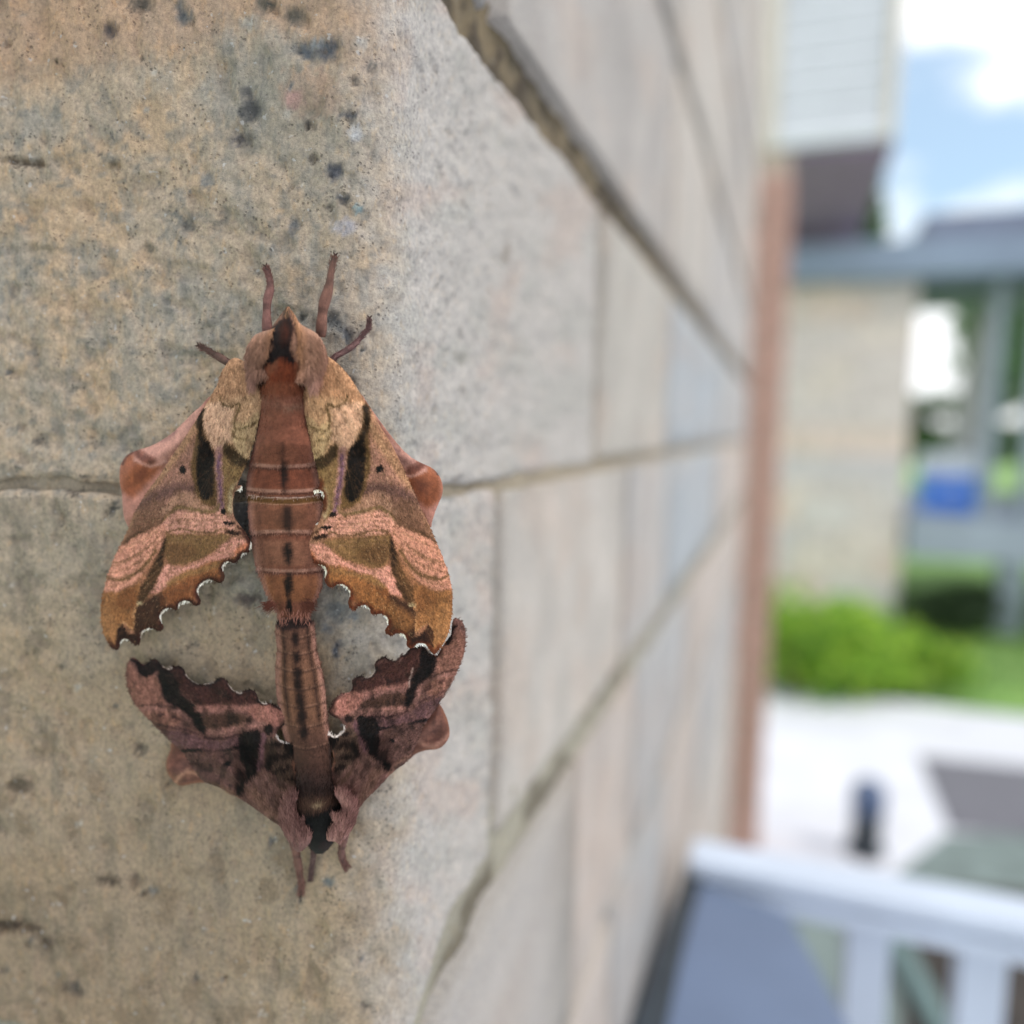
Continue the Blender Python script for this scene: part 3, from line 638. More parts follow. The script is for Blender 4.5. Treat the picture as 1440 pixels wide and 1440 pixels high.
def paint_UL(x, y, s):
    u, v = (x-140)*CU, (y-540)*CU
    p = Paint(u, v, (146, 102, 80), 7, 22, 1); fore_upper(p); p.use(u, v)
    veins(p, (620, 420), [(470, 1170), (610, 1050), (330, 1290), (200, 1380), (80, 1380), (300, 700)], (170, 124, 92), 3, .28)
    margin(p, s, u, v, MW_UL, (58, 28, 20), (0, 760), 3.788)
    speckle(p, x, y); p.c = tone(p.c, x, y, 5); p.c *= np.array([1.09, 1.09, 1.08]); return p.c
MAP_R = affine([(502, 468), (795, 1437), (80, 890), (430, 90), (375, 500), (893, 1130), (170, 565), (585, 850), (228, 756), (860, 1100)], [(443, 455), (98, 1415), (808, 860), (560, 110), (562, 470), (8, 1180), (745, 560), (342, 835), (680, 741), (30, 1090)])
def paint_UR(x, y, s):
    u, v = (x-400)*CU, (y-540)*CU; a, b = MAP_R(u, v)
    p = Paint(a, b, (150, 106, 80), 7, 22, 2); fore_upper(p)
    p.use(u, v, 6, 20)
    p.poly([(230, 980), (420, 1050), (600, 1180), (700, 1250), (640, 1340), (540, 1240), (440, 1190), (340, 1100), (220, 1060)], (152, 98, 50), 26, .6)  # golden tint: partly the wing's own, partly light painted in
    p.poly([(600, 860), (700, 1050), (860, 1130), (880, 1250), (800, 1420), (760, 1300), (700, 1200), (600, 1000)], (150, 100, 54), 30, .3)
    p.use(u, v)
    veins(p, (330, 440), [(350, 1190), (230, 1070), (550, 1290), (660, 1390), (800, 1400), (560, 720)], (180, 130, 92), 3, .28)
    margin(p, s, u, v, MW_UR, (92, 42, 22), (940, 760), 3.788)
    speckle(p, x, y); p.c = tone(p.c, x, y, 8); p.c *= np.array([1.18, 1.16, 1.11]); return p.c  # lifted above the left wing: stronger light on this side, in the colour
def tone(c, x, y, sd):
    n = (fbm(x/5, y/11, 100+sd, 3)-.5)[:, None]; m = (fbm(x/30, y/30, 200+sd, 2)-.5)[:, None]
    return c*(1+n*.26+m*.12)
# white crescents on the scalloped margins
MW_UL = [[(112, 1398), (120, 1378), (135, 1366), (155, 1367)], [(221, 1352), (233, 1327), (260, 1311), (288, 1310)], [(334, 1272), (331, 1237), (350, 1209), (384, 1198)], [(420, 1193), (433, 1172), (460, 1164), (488, 1168)], [(531, 1128), (529, 1097), (546, 1071), (577, 1051), (606, 1051)], [(661, 1000), (663, 972), (680, 954), (700, 951)], [(752, 920), (768, 908), (785, 900)], [(798, 882), (810, 862), (806, 838)], [(726, 572), (753, 563), (756, 542)]]
MW_UR = [[(180, 965), (207, 977), (216, 1002), (214, 1030)], [(280, 1073), (310, 1077), (337, 1099), (347, 1130)], [(395, 1189), (430, 1187), (453, 1202)], [(518, 1227), (539, 1249), (549, 1280)], [(602, 1329), (630, 1341), (649, 1365)], [(692, 1404), (715, 1391), (745, 1394), (763, 1408)], [(95, 915), (115, 920), (130, 929)], [(84, 870), (82, 892)], [(150, 572), (178, 572), (200, 585), (206, 612)], [(180, 735), (165, 750)]]
def margin(p, s, u, v, crescents, rim, inner, k):
    # dark rim along the scalloped edge, then white fringe in the hollows
    edge = np.full(len(u), 0.0)
    allp = [q for cr_ in crescents for q in cr_]
    dm = np.full(len(u), 1e9)
    order = [cr_ for cr_ in crescents[:-1]]
    for cr_ in order: dm = np.minimum(dm, ldist(u, v, cr_))
    a = (1-sstep(10, 34, s*k))*(1-sstep(48, 90, dm))
    p.mix(a*.9, rim)
    for cr_ in crescents:
        dd_ = ldist(u, v, smooth_poly(cr_, False, 3)); en = np.minimum(np.hypot(u-cr_[0][0], v-cr_[0][1]), np.hypot(u-cr_[-1][0], v-cr_[-1][1])); w_ = np.minimum(12, 1.5+.42*en)
        p.mix((1-sstep(.6, 1.1, dd_/w_)), (226, 220, 206))
def paint_hind(side):
    def f(x, y, s):
        if side == 'L': u, v = (x-140)*CU, (y-540)*CU
        else: u, v = 940-(x-400)*CU, (y-540)*CU-55
        if side == 'R': u = u
        p = Paint(u, v, (186, 122, 102), 6, 30, 4)
        p.poly([(560, 80), (400, 240), (300, 310), (220, 345), (300, 430), (450, 300)], (206, 146, 128), 20, .9)  # pale pinks here and below: glossy highlights painted into the wing
        p.poly([(150, 370), (110, 450), (112, 560), (180, 600), (260, 520), (330, 430), (240, 420), (190, 400)], (166, 90, 54), 22, .95)
        p.poly([(200, 350), (240, 370), (300, 400), (280, 430), (220, 410), (190, 380)], (112, 62, 48), 14, .8)
        p.line([(190, 400), (230, 430), (290, 435), (350, 410)], (214, 160, 146), 18, 12, .7)
        p.poly([(230, 440), (260, 470), (220, 520), (190, 500)], (128, 66, 42), 20, .6)
        p.line([(330, 300), (360, 290), (410, 250)], (130, 90, 84), 18, 12, .6)
        p.line([(120, 430), (150, 378), (200, 354)], (70, 38, 26), 8, 5, .8)
        p.line([(125, 600), (130, 700), (150, 755)], (200, 136, 120), 26, 20, .6)
        st = .5+.5*np.sin((u*.5+v*.8)/7+fbm(u/30, v/30, 3)*6); p.c *= (1-.06*st[:, None])
        return tone(p.c, x, y, 3)
    return f
# heights (mm) of the wings over the wall-side plane
def hf_fore(root, side, h_in=6.4, h_out=2.6, span=300., drop=1.2):
    def f(x, y, s):
        dx = (x-root[0]); dy = (y-root[1]); r = np.hypot(dx, dy); a = np.arctan2(dy, dx*side)
        h = h_in+(h_out-h_in)*sstep(0, span, r)
        outer = np.clip(dx*side/ (span*.8), 0, 1)
        h = h-drop*outer**1.3
        h = h+.16*np.sin(a*26)*sstep(20, 120, r)+.55*(fbm(x/60, y/60, 5, 2)-.5)
        return h-.5*np.exp(-s/5.0)
    return f
def hf_hind(x, y, s): return 1.9+.5*np.sin(x/17+y/11)*sstep(0, 20, s)-.5*np.exp(-s/6.)

# upper moth -------------------------------------------------------------
moth = tag(empty('moth'), 'larger tawny orange moth, head up, clinging to the stone corner above its mate', 'moth', None)
fo = sheet('hindwing', HL, hf_hind, paint_hind('L'), SATIN, moth)[0]
fo = sheet('hindwing', HR, hf_hind, paint_hind('R'), SATIN, moth)[0]
fw_l, dUL = sheet('forewing', UL, hf_fore((352, 520), -1, 7.0, 5.4, 300., 2.6), paint_UL, SCALES, moth, h=1.1)
fw_r, dUR = sheet('forewing', UR, hf_fore((452, 520), 1, 7.0, 5.4, 300., 2.6), paint_UR, SCALES, moth, h=1.1)

SEGU = [(598, 6), (655, 10), (690, 12), (752, 10), (802, 8), (838, 5)]
def body_upper(x, y, t):
    p = Paint(x, y, (144, 86, 64), 2, 8, 6)
    yy = y+(1-t*t)*-6          # segment rings bow downwards
    p.mix(sstep(560, 600, y)*sstep(900, 660, y)*.5, (150, 86, 62))
    for ya, yb, c in ((655, 692, (136, 72, 48)), (705, 750, (156, 96, 66)), (755, 800, (154, 100, 74)), (805, 850, (164, 100, 60))):
        p.mix(sstep(ya, ya+8, y)*(1-sstep(yb-8, yb, y))*.8, c)
    p.mix(sstep(.25, .6, np.abs(t))*(1-sstep(.6, .8, np.abs(t)))*sstep(610, 660, y)*.25, (104, 60, 44))
    p.mix(sstep(.74, .95, np.abs(t))*sstep(600, 680, y)*.7, (182, 126, 110))
    for yc, w_ in SEGU[1:5]:
        q = y-(yc+(1-t*t)*(4 if yc != 752 else -2))
        p.mix((1-sstep(1, 4, np.abs(q+3)))*.55, (206, 158, 138)); p.mix((1-sstep(.6, 2.2, np.abs(q-1)))*.65, (84, 48, 36))
    q = y-(700+(1-t*t)*5-1)
    p.mix((1-sstep(2.6, 4.4, np.abs(q-1)))*.9, (118, 80, 34)); p.mix((1-sstep(.4, 1.5, np.abs(q+3.4)))*.8, (214, 182, 166)); p.mix((1-sstep(.4, 1.6, np.abs(q-5.6)))*.6, (196, 146, 112))
    p.line([(397, 626), (398, 660), (401, 690)], (66, 40, 32), 7, 4, .55); p.blob(399, 668, 5, 18, (40, 26, 22), 0, .5, .8)
    for (yc, ry, rx) in ((729, 17, 7), (778, 16, 6), (822, 17, 5.5), (852, 12, 4)): p.blob(404+ (yc-729)*.02, yc, rx, ry, (28, 20, 18), 0, .5, .9)
    p.blob(404, 729, 22, 12, (96, 62, 46), 0, .7, .5)
    for xx in (366, 440): p.line([(xx-3, 712), (xx, 760), (xx+(404-xx)*.12, 800)], (112, 70, 56), 8, 5, .5)
    # thorax: rusty plush with a black brown crest
    p.poly([(345, 420), (470, 420), (470, 560), (345, 560)], (156, 112, 88), 3)
    p.poly([(374, 508), (436, 510), (432, 540), (430, 556), (366, 556), (362, 530), (360, 522)], (150, 82, 54), 3)
    p.poly([(392, 515), (388, 500), (400, 495), (414, 502), (413, 525), (420, 535), (375, 535)], (142, 66, 36), 3)
    p.blob(398, 562, 32, 9, (156, 92, 70), 0, .5, .8)
    p.poly([(404, 432), (397, 448), (386, 458), (380, 472), (384, 488), (375, 498), (371, 510), (384, 508), (396, 500), (408, 508), (415, 512), (414, 500), (408, 488), (412, 474), (412, 456), (408, 446)], (34, 14, 10), 2.5)
    p.blob(400, 466, 9, 16, (92, 42, 20), 0, .7, .75); p.blob(403, 440, 4, 8, (104, 78, 52), 0, .5, .9)
    p.blob(366, 534, 8, 6, (36, 16, 12), 20, .4, .95); p.blob(426, 536, 8, 6, (34, 16, 12), -20, .4, .95)
    p.mix((y > 585)*(y < 600)*.0, (0, 0, 0))
    n = (fbm(x/2.2, y/7, 61, 3)-.5)[:, None]; return p.c*(1+n*.34)*.9
def bumpsU(Y, A):
    ys = [545, 598, 655, 700, 752, 802, 850, 880]; o = np.ones_like(Y)
    for a_, b_ in zip(ys[:-1], ys[1:]):
        yq = Y-(1-np.cos(A)**2)*4*(Y > 620); t = np.clip((yq-a_)/(b_-a_), 0, 1); o = o+np.where((yq >= a_) & (yq < b_), .05*(np.sin(t*pi)**.6)-.02, 0)
    return o
secU = [(a_, b_, c_, d_-(1.3 if a_ > 640 else 0), e_*(.8 if a_ > 640 else 1)) for a_, b_, c_, d_, e_ in [(431, 403, 405, 5.2, .3), (440, 397, 411, 5.4, 1.6), (452, 388, 418, 5.6, 2.8), (465, 380, 425, 5.8, 3.7), (480, 374, 432, 6, 4.3), (500, 366, 438, 6, 4.6), (520, 362, 436, 5.8, 4.5), (540, 364, 430, 5.4, 4.2), (560, 366, 427, 5.0, 3.9), (585, 365, 430, 4.9, 3.7), (625, 358, 439, 4.8, 3.9), (650, 352, 443, 4.8, 4.0), (672, 348, 447, 4.8, 4.0), (692, 347, 452, 4.8, 4.0), (700, 349, 453, 4.7, 3.8), (720, 350, 453, 4.7, 4.0), (745, 352, 451, 4.6, 3.9), (770, 356, 450, 4.5, 3.7), (800, 361, 454, 4.3, 3.5), (825, 371, 452, 4.1, 3.1), (848, 382, 442, 3.9, 2.5), (860, 390, 436, 3.7, 2.0), (878, 393, 436, 3.6, 1.6)]]
bodyU = tube('body', secU, body_upper, FURM, moth, bumps=bumpsU)

# shoulder tufts (tegulae)
c5 = lambda pts: [(260+a/5.143, 340+b/5.143) for a, b in pts]
TL_ = c5([(745, 470), (705, 560), (640, 625), (560, 650), (500, 680), (462, 740), (440, 820), (450, 930), (462, 1020), (480, 1060), (510, 1030), (520, 985), (560, 965), (615, 955), (600, 910), (565, 880), (590, 845), (625, 800), (618, 720), (640, 640), (700, 580), (740, 530)])
TR_ = c5([(745, 465), (770, 500), (785, 560), (800, 650), (790, 720), (765, 770), (790, 830), (805, 880), (790, 940), (785, 995), (840, 990), (880, 1000), (900, 1060), (940, 1080), (975, 1010), (1000, 930), (1022, 830), (1005, 740), (960, 670), (890, 625), (830, 590), (790, 520)])
def hf_teg(x, y, s): return 7.9+2.7*np.sqrt(np.clip(1-(1-np.clip(s/22, 0, 1))**2, 0, 1))+(fbm(x/3, y/8, 31, 3)-.5)*.9-2.2*sstep(470, 430, y)-.02*np.abs(x-402)
def paint_teg(dark=1.0):
    def f(x, y, s):
        p = Paint(x, y, (160, 116, 92), 2, 6, 8)
        d_ = np.abs(x-402); p.mix(sstep(34, 12, d_)*.7, (176, 118, 72)); p.mix(sstep(500, 545, y)*.75, (184, 134, 118)); p.mix((1-sstep(1, 5, s))*.3, (200, 152, 126))  # inner sides painted orange as if lit, rim highlight in the colour
        p.mix(sstep(40, 60, d_)*.4, (150, 110, 96))
        n = (fbm(x/1.6, y/9, 66, 3)-.5)[:, None]; return p.c*(1+n*.36)*dark
    return f
t1, dT1 = sheet('shoulder_tuft', TL_, hf_teg, paint_teg(.96), FURM, moth, h=1.0, thick=2.6)
t2, dT2 = sheet('shoulder_tuft', TR_, hf_teg, paint_teg(1.06), FURM, moth, h=1.0, thick=2.6)
allm = lambda x, y: np.ones(len(x), bool)
down = lambda sx_: (lambda x, y: np.stack([np.full(len(x), sx_), np.full(len(x), 1.0)], 1))
fur_on('hair', dT1, allm, 2600, down(-.15), 11, FURM, moth, .8, .8)
fur_on('hair', dT2, allm, 2800, down(.12), 11, FURM, moth, .8, .8)
fur_on('hair', dUL, lambda x, y: (y < 640) & (x > 280), 3600, lambda x, y: np.stack([(x-400)*.004, np.ones(len(x))], 1), 5, FURM, moth, .3, .6)
fur_on('hair', dUR, lambda x, y: (y < 640) & (x < 520), 3600, lambda x, y: np.stack([(x-400)*.004, np.ones(len(x))], 1), 5, FURM, moth, .3, .6)
# short scales standing on the outer wings
fur_on('scale_dust', dUL, lambda x, y: y > 640, 7000, lambda x, y: np.stack([(x-400)*.004, np.ones(len(x))], 1), 3.2, SCALES, moth, .16, 1.0)
fur_on('scale_dust', dUR, lambda x, y: y > 640, 7000, lambda x, y: np.stack([(x-400)*.004, np.ones(len(x))], 1), 3.2, SCALES, moth, .16, 1.0)
def body_hair(name, secs, paint, n, yr, parent, ln=7, sgn=1, lift=.5):
    S = np.array(secs, float); y = rng.uniform(yr[0], yr[1], n); a = rng.uniform(.0, pi, n)
    f = lambda j: np.interp(y, S[:, 0], S[:, j]); xl, xr, hc, hr = f(1), f(2), f(3), f(4)
    x = (xl+xr)/2+(xr-xl)/2*np.cos(a); h = hc+hr*np.sin(a)
    c = pig(paint(x, y, np.cos(a)))*KM
    D = np.stack([.25*np.cos(a), np.full(n, sgn*1.0)], 1); D /= np.linalg.norm(D, axis=1)[:, None]
    return fur(name, np.stack([x, y, h-.1], 1), D, np.full(n, float(ln)), c, FURM, parent, lift, .7)
body_hair('hair', secU, body_upper, 2600, (436, 575), moth, 9)
body_hair('hair', secU, body_upper, 5200, (575, 872), moth, 5, 1, .22)
# tail tufts
for sgn, cx in ((-1, 381), (1, 430)):
    n = 160; x = cx+rng.normal(0, 4, n); y = 850+rng.normal(0, 3, n)
    D = np.stack([np.full(n, sgn*.75), rng.uniform(.2, .9, n)], 1); D /= np.linalg.norm(D, axis=1)[:, None]
    fur('tail_tuft', np.stack([x, y, np.full(n, 5.6)], 1), D, np.full(n, 11.), np.tile(lin((88, 48, 36))*KM, (n, 1)), FURM, moth, .5, .7)
n = 60; x = rng.uniform(392, 436, n); D = np.stack([rng.uniform(-.3, .3, n), np.ones(n)], 1)
fur('tail_tuft', np.stack([x, rng.uniform(855, 876, n), np.full(n, 4.2)], 1), D, np.full(n, 10.), np.tile(lin((146, 98, 84))*KM, (n, 1)), FURM, moth, .5, .8)

def leg(parent, pts, rads, heights, c, name='leg'):
    """jointed, tapered leg lying over the stone"""
    pp = smooth_poly(pts, False, 5); m = len(pp); u = np.linspace(0, 1, m); uu = np.linspace(0, 1, len(rads))
    r = np.interp(u, uu, rads)*1.12*(1+.12*np.sin(u*16)); h = np.interp(u, uu, heights); T = np.gradient(pp, axis=0); T /= np.linalg.norm(T, axis=1)[:, None]
    nr = 10; V = []; cc = []
    for i in range(m):
        for j in range(nr):
            a = 2*pi*j/nr; o = cos(a)*r[i]
            V.append(place(pp[i, 0]-T[i, 1]*o, pp[i, 1]+T[i, 0]*o, h[i]+sin(a)*r[i]*.1)); cc.append(np.array(c)*(1+.3*(vn(i*.8, j, 5)-.5))*(1-.35*max(0, u[i]-.55)/.45)*(1-.18*(sin(u[i]*22) > .6)))
    F = [[i*nr+j, i*nr+(j+1) % nr, (i+1)*nr+(j+1) % nr, (i+1)*nr+j] for i in range(m-1) for j in range(nr)]
    F += [list(range(nr))[::-1], [(m-1)*nr+j for j in range(nr)]]
    o = mesh(name, np.array(V), F, FURM, parent, lin(np.clip(np.array(cc), 0, 255))*KM)
    return o
def claws(parent, pts, h):
    e = np.array(pts[-1], float); t_ = e-np.array(pts[-2], float); t_ /= np.hypot(*t_)
    for sg in (-1, 1):
        q = [tuple(e), (e[0]+t_[0]*3-t_[1]*sg*2, e[1]+t_[1]*3+t_[0]*sg*2), (e[0]+t_[0]*5-t_[1]*sg*3.4, e[1]+t_[1]*5+t_[0]*sg*3.4)]
        leg(parent, q, [1.3, .9, .3], [h, h-.1, h-.5], (60, 42, 36), 'claw')
def leg_hair(parent, pts, r, h, c, n=420):
    pp = smooth_poly(pts, False, 8); i = rng.integers(0, len(pp)-1, n); T = pp[np.minimum(i+1, len(pp)-1)]-pp[i]; T = T/(np.linalg.norm(T, axis=1)[:, None]+1e-9)
    o = rng.uniform(-1, 1, n)*r; nx = np.stack([-T[:, 1], T[:, 0]], 1)
    D = T+nx*np.sign(o)[:, None]*.35; D /= np.linalg.norm(D, axis=1)[:, None]
    hh = np.interp(i, [0, len(pp)-1], h)
    fur('leg_hair', np.c_[pp[i]+nx*o[:, None], hh+.3], D, np.full(n, 5.), np.tile(lin(c)*KM, (n, 1)), FURM, parent, .35, .6)
PK = (128, 90, 84)
for pts, rd, hs, c in ((c5([(600, 680), (592, 560), (596, 430), (618, 330), (605, 240), (585, 180)]), [6, 6, 5.5, 5, 4, 3.2], [4.5, 4, 3.4, 2.6, 1.4, .6], PK),
                       (c5([(985, 690), (990, 580), (1005, 460), (1040, 330), (1062, 200), (1085, 100)]), [5.5, 7, 7, 6, 4, 3], [4.5, 4.6, 4.4, 3.8, 2.4, .8], (126, 90, 78)),
                       (c5([(400, 920), (330, 885), (250, 835), (180, 795), (100, 750)]), [5, 5.5, 4.5, 3.2, 2.4], [4, 3.5, 2.6, 1.6, .4], (104, 78, 70)),
                       (c5([(1050, 880), (1090, 830), (1160, 790), (1230, 740), (1290, 670), (1330, 620), (1335, 555)]), [4.5, 4, 4.5, 3.4, 2.8, 2.4, 2.6], [4, 3.4, 2.8, 2, 1, .2, -.4], (118, 88, 86))):
    leg(moth, pts, rd, hs, c); claws(moth, pts, hs[-1]); leg_hair(moth, pts, max(rd)*.8, (hs[0], hs[-1]), c)

# lower moth -------------------------------------------------------------
moth2 = tag(empty('moth'), 'smaller dark purplish brown moth hanging head down, joined tail to tail below its mate', 'moth', None)
def fore_lower(p):
    p.poly([(60, 330), (120, 430), (230, 430), (270, 520), (310, 640), (420, 700), (330, 800), (150, 700), (40, 500)], (148, 100, 82), 16)
    p.poly([(55, 318), (118, 330), (150, 360), (212, 322), (255, 335), (275, 390), (235, 405), (200, 440), (150, 440), (118, 400), (95, 350)], (36, 20, 20), 7)
    p.poly([(290, 380), (430, 372), (540, 490), (650, 448), (730, 490), (800, 548), (885, 525), (935, 590), (900, 625), (700, 645), (560, 650), (450, 590), (360, 480)], (74, 44, 38), 12)
    p.poly([(250, 370), (330, 395), (385, 480), (420, 570), (520, 650), (575, 790), (565, 835), (500, 770), (440, 690), (310, 610), (270, 510)], (30, 19, 18), 11)
    p.line([(380, 420), (392, 470), (400, 520)], (140, 90, 76), 9, 6, .5); p.line([(680, 540), (680, 650)], (160, 108, 94), 7, 5, .6); p.line([(850, 620), (840, 680)], (170, 118, 104), 7, 5, .6)
    p.line([(520, 660), (620, 655), (750, 650), (880, 665), (1000, 690)], (158, 106, 92), 46, 18, .9)
    p.poly([(900, 620), (960, 622), (1050, 640), (1145, 705), (1080, 770), (970, 770), (900, 730), (860, 670)], (166, 108, 92), 14)
    p.poly([(560, 710), (700, 690), (860, 705), (885, 745), (760, 775), (600, 800)], (84, 58, 46), 16)
    p.line([(580, 815), (700, 800), (850, 775), (960, 765)], (156, 108, 94), 32, 14, .9)
    p.line([(560, 845), (640, 858), (740, 850), (850, 815)], (60, 36, 36), 14, 7, .9)
    p.line([(470, 590), (530, 680)], (160, 130, 110), 6, 5, .4)
    p.line([(150, 665), (280, 650), (400, 680), (470, 740)], (160, 112, 98), 38, 14, .7)
    p.line([(120, 640), (200, 630), (300, 640), (400, 660)], (70, 46, 40), 12, 7, .7); p.blob(268, 695, 26, 16, (88, 56, 50), 10, .5, .9); p.blob(380, 722, 40, 13, (84, 54, 48), 20, .5, .85)
    p.line([(250, 760), (330, 780), (440, 800), (520, 830)], (80, 52, 50), 16, 8, .7)
    p.poly([(300, 800), (450, 820), (560, 860), (700, 872), (850, 835), (840, 915), (700, 930), (420, 920), (340, 880)], (104, 72, 72), 14, .9)
    p.line([(415, 940), (500, 938), (600, 948), (700, 942), (820, 912)], (24, 14, 16), 22, 9)
    p.poly([(430, 960), (800, 945), (850, 1100), (780, 1240), (600, 1180), (480, 1080)], (102, 72, 64), 14)
    p.line([(600, 1165), (720, 1200), (800, 1260)], (136, 98, 76), 26, 14, .6)
    p.poly([(800, 840), (870, 815), (945, 812), (946, 1000), (915, 1110), (850, 1230), (800, 1250), (780, 1200), (850, 1120), (815, 1000), (800, 920)], (28, 17, 16), 9)
    p.poly([(775, 1100), (820, 1080), (850, 1130), (810, 1180)], (40, 24, 22), 12, .8)
    p.blob(725, 1028, 24, 17, (18, 10, 12), -20, .35); p.blob(690, 1026, 10, 8, (160, 116, 104), 0, .6, .7)
    p.line([(962, 840), (958, 960), (940, 1070)], (128, 88, 92), 34, 12, .9)
    p.poly([(980, 880), (1060, 860), (1150, 900), (1180, 1000), (1200, 1150), (1120, 1200), (1020, 1100), (975, 1000)], (98, 76, 62), 16)
    for (bx, by, rx, ry, a_) in ((1055, 900, 48, 20, -10), (1035, 1010, 50, 34, -30), (1110, 990, 44, 18, 20), (1085, 1080, 70, 18, -14), (1150, 1140, 50, 16, 10), (1000, 1060, 22, 30, 0)): p.blob(bx, by, rx, ry, (36, 24, 20), a_, .5, .85)
    p.poly([(1100, 900), (1190, 900), (1172, 990), (1120, 960)], (26, 16, 14), 9)
    p.line([(1178, 990), (1166, 1060), (1200, 1150)], (188, 120, 90), 10, 6, .7)
    p.blob(1000, 800, 30, 34, (30, 18, 17), 20, .4, .9)
    p.line([(1040, 860), (1080, 790), (1120, 755)], (190, 150, 124), 10, 6, .7)
    p.poly([(825, 1230), (900, 1130), (970, 1090), (1080, 1150), (1180, 1200), (1225, 1300), (1200, 1450), (1060, 1450)], (132, 96, 84), 14)
    p.poly([(850, 1240), (900, 1200), (960, 1250), (1060, 1400), (1000, 1400)], (134, 98, 80), 18, .8)
    p.line([(930, 1270), (1000, 1240), (1080, 1260)], (76, 52, 42), 8, 6, .7); p.line([(1070, 1180), (1130, 1230), (1200, 1240)], (90, 68, 48), 22, 12, .6)
    p.poly([(1080, 1300), (1200, 1280), (1215, 1420), (1100, 1450)], (128, 86, 78), 20, .8)
MW_LL = [[(285, 370), (318, 388), (345, 380)], [(440, 425), (482, 467), (530, 492)], [(560, 489), (600, 484), (630, 474)], [(735, 500), (762, 532), (800, 552), (820, 545)], [(935, 598), (960, 622), (985, 620)], [(1062, 640), (1092, 661), (1136, 692), (1146, 715), (1128, 742)], [(1058, 842), (1085, 872), (1128, 882), (1180, 866)]]
MW_LR = [[(795, 283), (830, 277), (866, 298), (878, 325)], [(613, 370), (650, 376), (680, 350)], [(200, 690), (198, 716)], [(455, 494), (490, 482), (512, 450)], [(187, 878), (208, 870), (240, 889), (278, 872), (299, 848), (299, 822)]]
def paint_LL(x, y, s):
    u, v = (x-170)*4.8, (y-860)*4.8; p = Paint(u, v, (118, 82, 72), 8, 26, 12); fore_lower(p); p.use(u, v)
    marg_low(p, s, u, v, MW_LL); speckle(p, x, y, .6); return low_tone(tone(p.c, x, y, 11), x, y)*np.array([.95, .93, .95])
MAP_L = affine([(1065, 95), (205, 715), (630, 920), (210, 885), (870, 755), (540, 845), (460, 900), (350, 1400), (740, 680), (1120, 310), (340, 780), (570, 1140)], [(70, 315), (1140, 700), (722, 1030), (1130, 885), (420, 940), (800, 920), (890, 960), (1150, 1450), (560, 830), (35, 440), (1010, 800), (830, 1250)])
def paint_LR(x, y, s):
    u, v = (x-420)*4.8, (y-850)*4.8; a, b = MAP_L(u, v); p = Paint(a, b, (126, 88, 78), 8, 26, 13); fore_lower(p); p.use(u, v)
    p.line([(770, 430), (750, 500), (745, 560)], (184, 164, 148), 10, 6, .7)
    marg_low(p, s, u, v, MW_LR); speckle(p, x, y, .6); return low_tone(tone(p.c, x, y, 12), x, y)*np.array([1.05, 1.02, 1.03])
def low_tone(c, x, y):
    n = sstep(.5, .72, fbm(x/9, y/13, 301, 4))[:, None]; m = sstep(.55, .75, fbm(x/5, y/7, 305, 3))[:, None]
    return c*(1-.28*n)*(1+.12*m)
def marg_low(p, s, u, v, cr_):
    ed = (1-sstep(8, 26, s*4.8))
    dm = np.full(len(u), 1e9)
    for q in cr_[:-1]: dm = np.minimum(dm, ldist(u, v, q))
    p.mix(ed*(1-sstep(60, 120, dm))*.8, (44, 26, 22))
    for i, q in enumerate(cr_):
        w_ = 12 if i == len(cr_)-1 else 4
        p.mix(1-sstep(w_*.7, w_*1.5, ldist(u, v, smooth_poly(q, False, 3))), (214, 206, 194) if i == len(cr_)-1 else (176, 164, 150))
def paint_lhind(x, y, s):
    p = Paint(x, y, (116, 72, 60), 2, 8, 14); f = fbm(x/14, y/7, 31, 3)
    p.mix(sstep(.5, .75, f)*.4, (168, 110, 88)); p.mix((1-sstep(1, 5, s))*.5, (150, 92, 62)); p.mix(sstep(.5, .8, fbm(x/22, y/12, 8, 3))*.5, (84, 46, 40))
    p.line([(246, 1100), (262, 1085), (285, 1092)], (196, 142, 112), 5, 3, .7); p.line([(585, 1040), (610, 1050), (632, 1032)], (196, 140, 118), 6, 4, .6)
    return tone(p.c, x, y, 3)
sheet('hindwing', LHL, lambda x, y, s: hf_hind(x, y, s)-.8, paint_lhind, SATIN, moth2)
sheet('hindwing', LHR, lambda x, y, s: hf_hind(x, y, s)-.8, paint_lhind, SATIN, moth2)
lw1, dLL = sheet('forewing', LL, hf_fore((405, 1150), -1, 5.6, 4.6, 280., 2.8), paint_LL, SCALES, moth2, h=1.1)
lw2, dLR = sheet('forewing', LR, hf_fore((480, 1135), 1, 5.6, 4.3, 250., 3.0), paint_LR, SCALES, moth2, h=1.1)
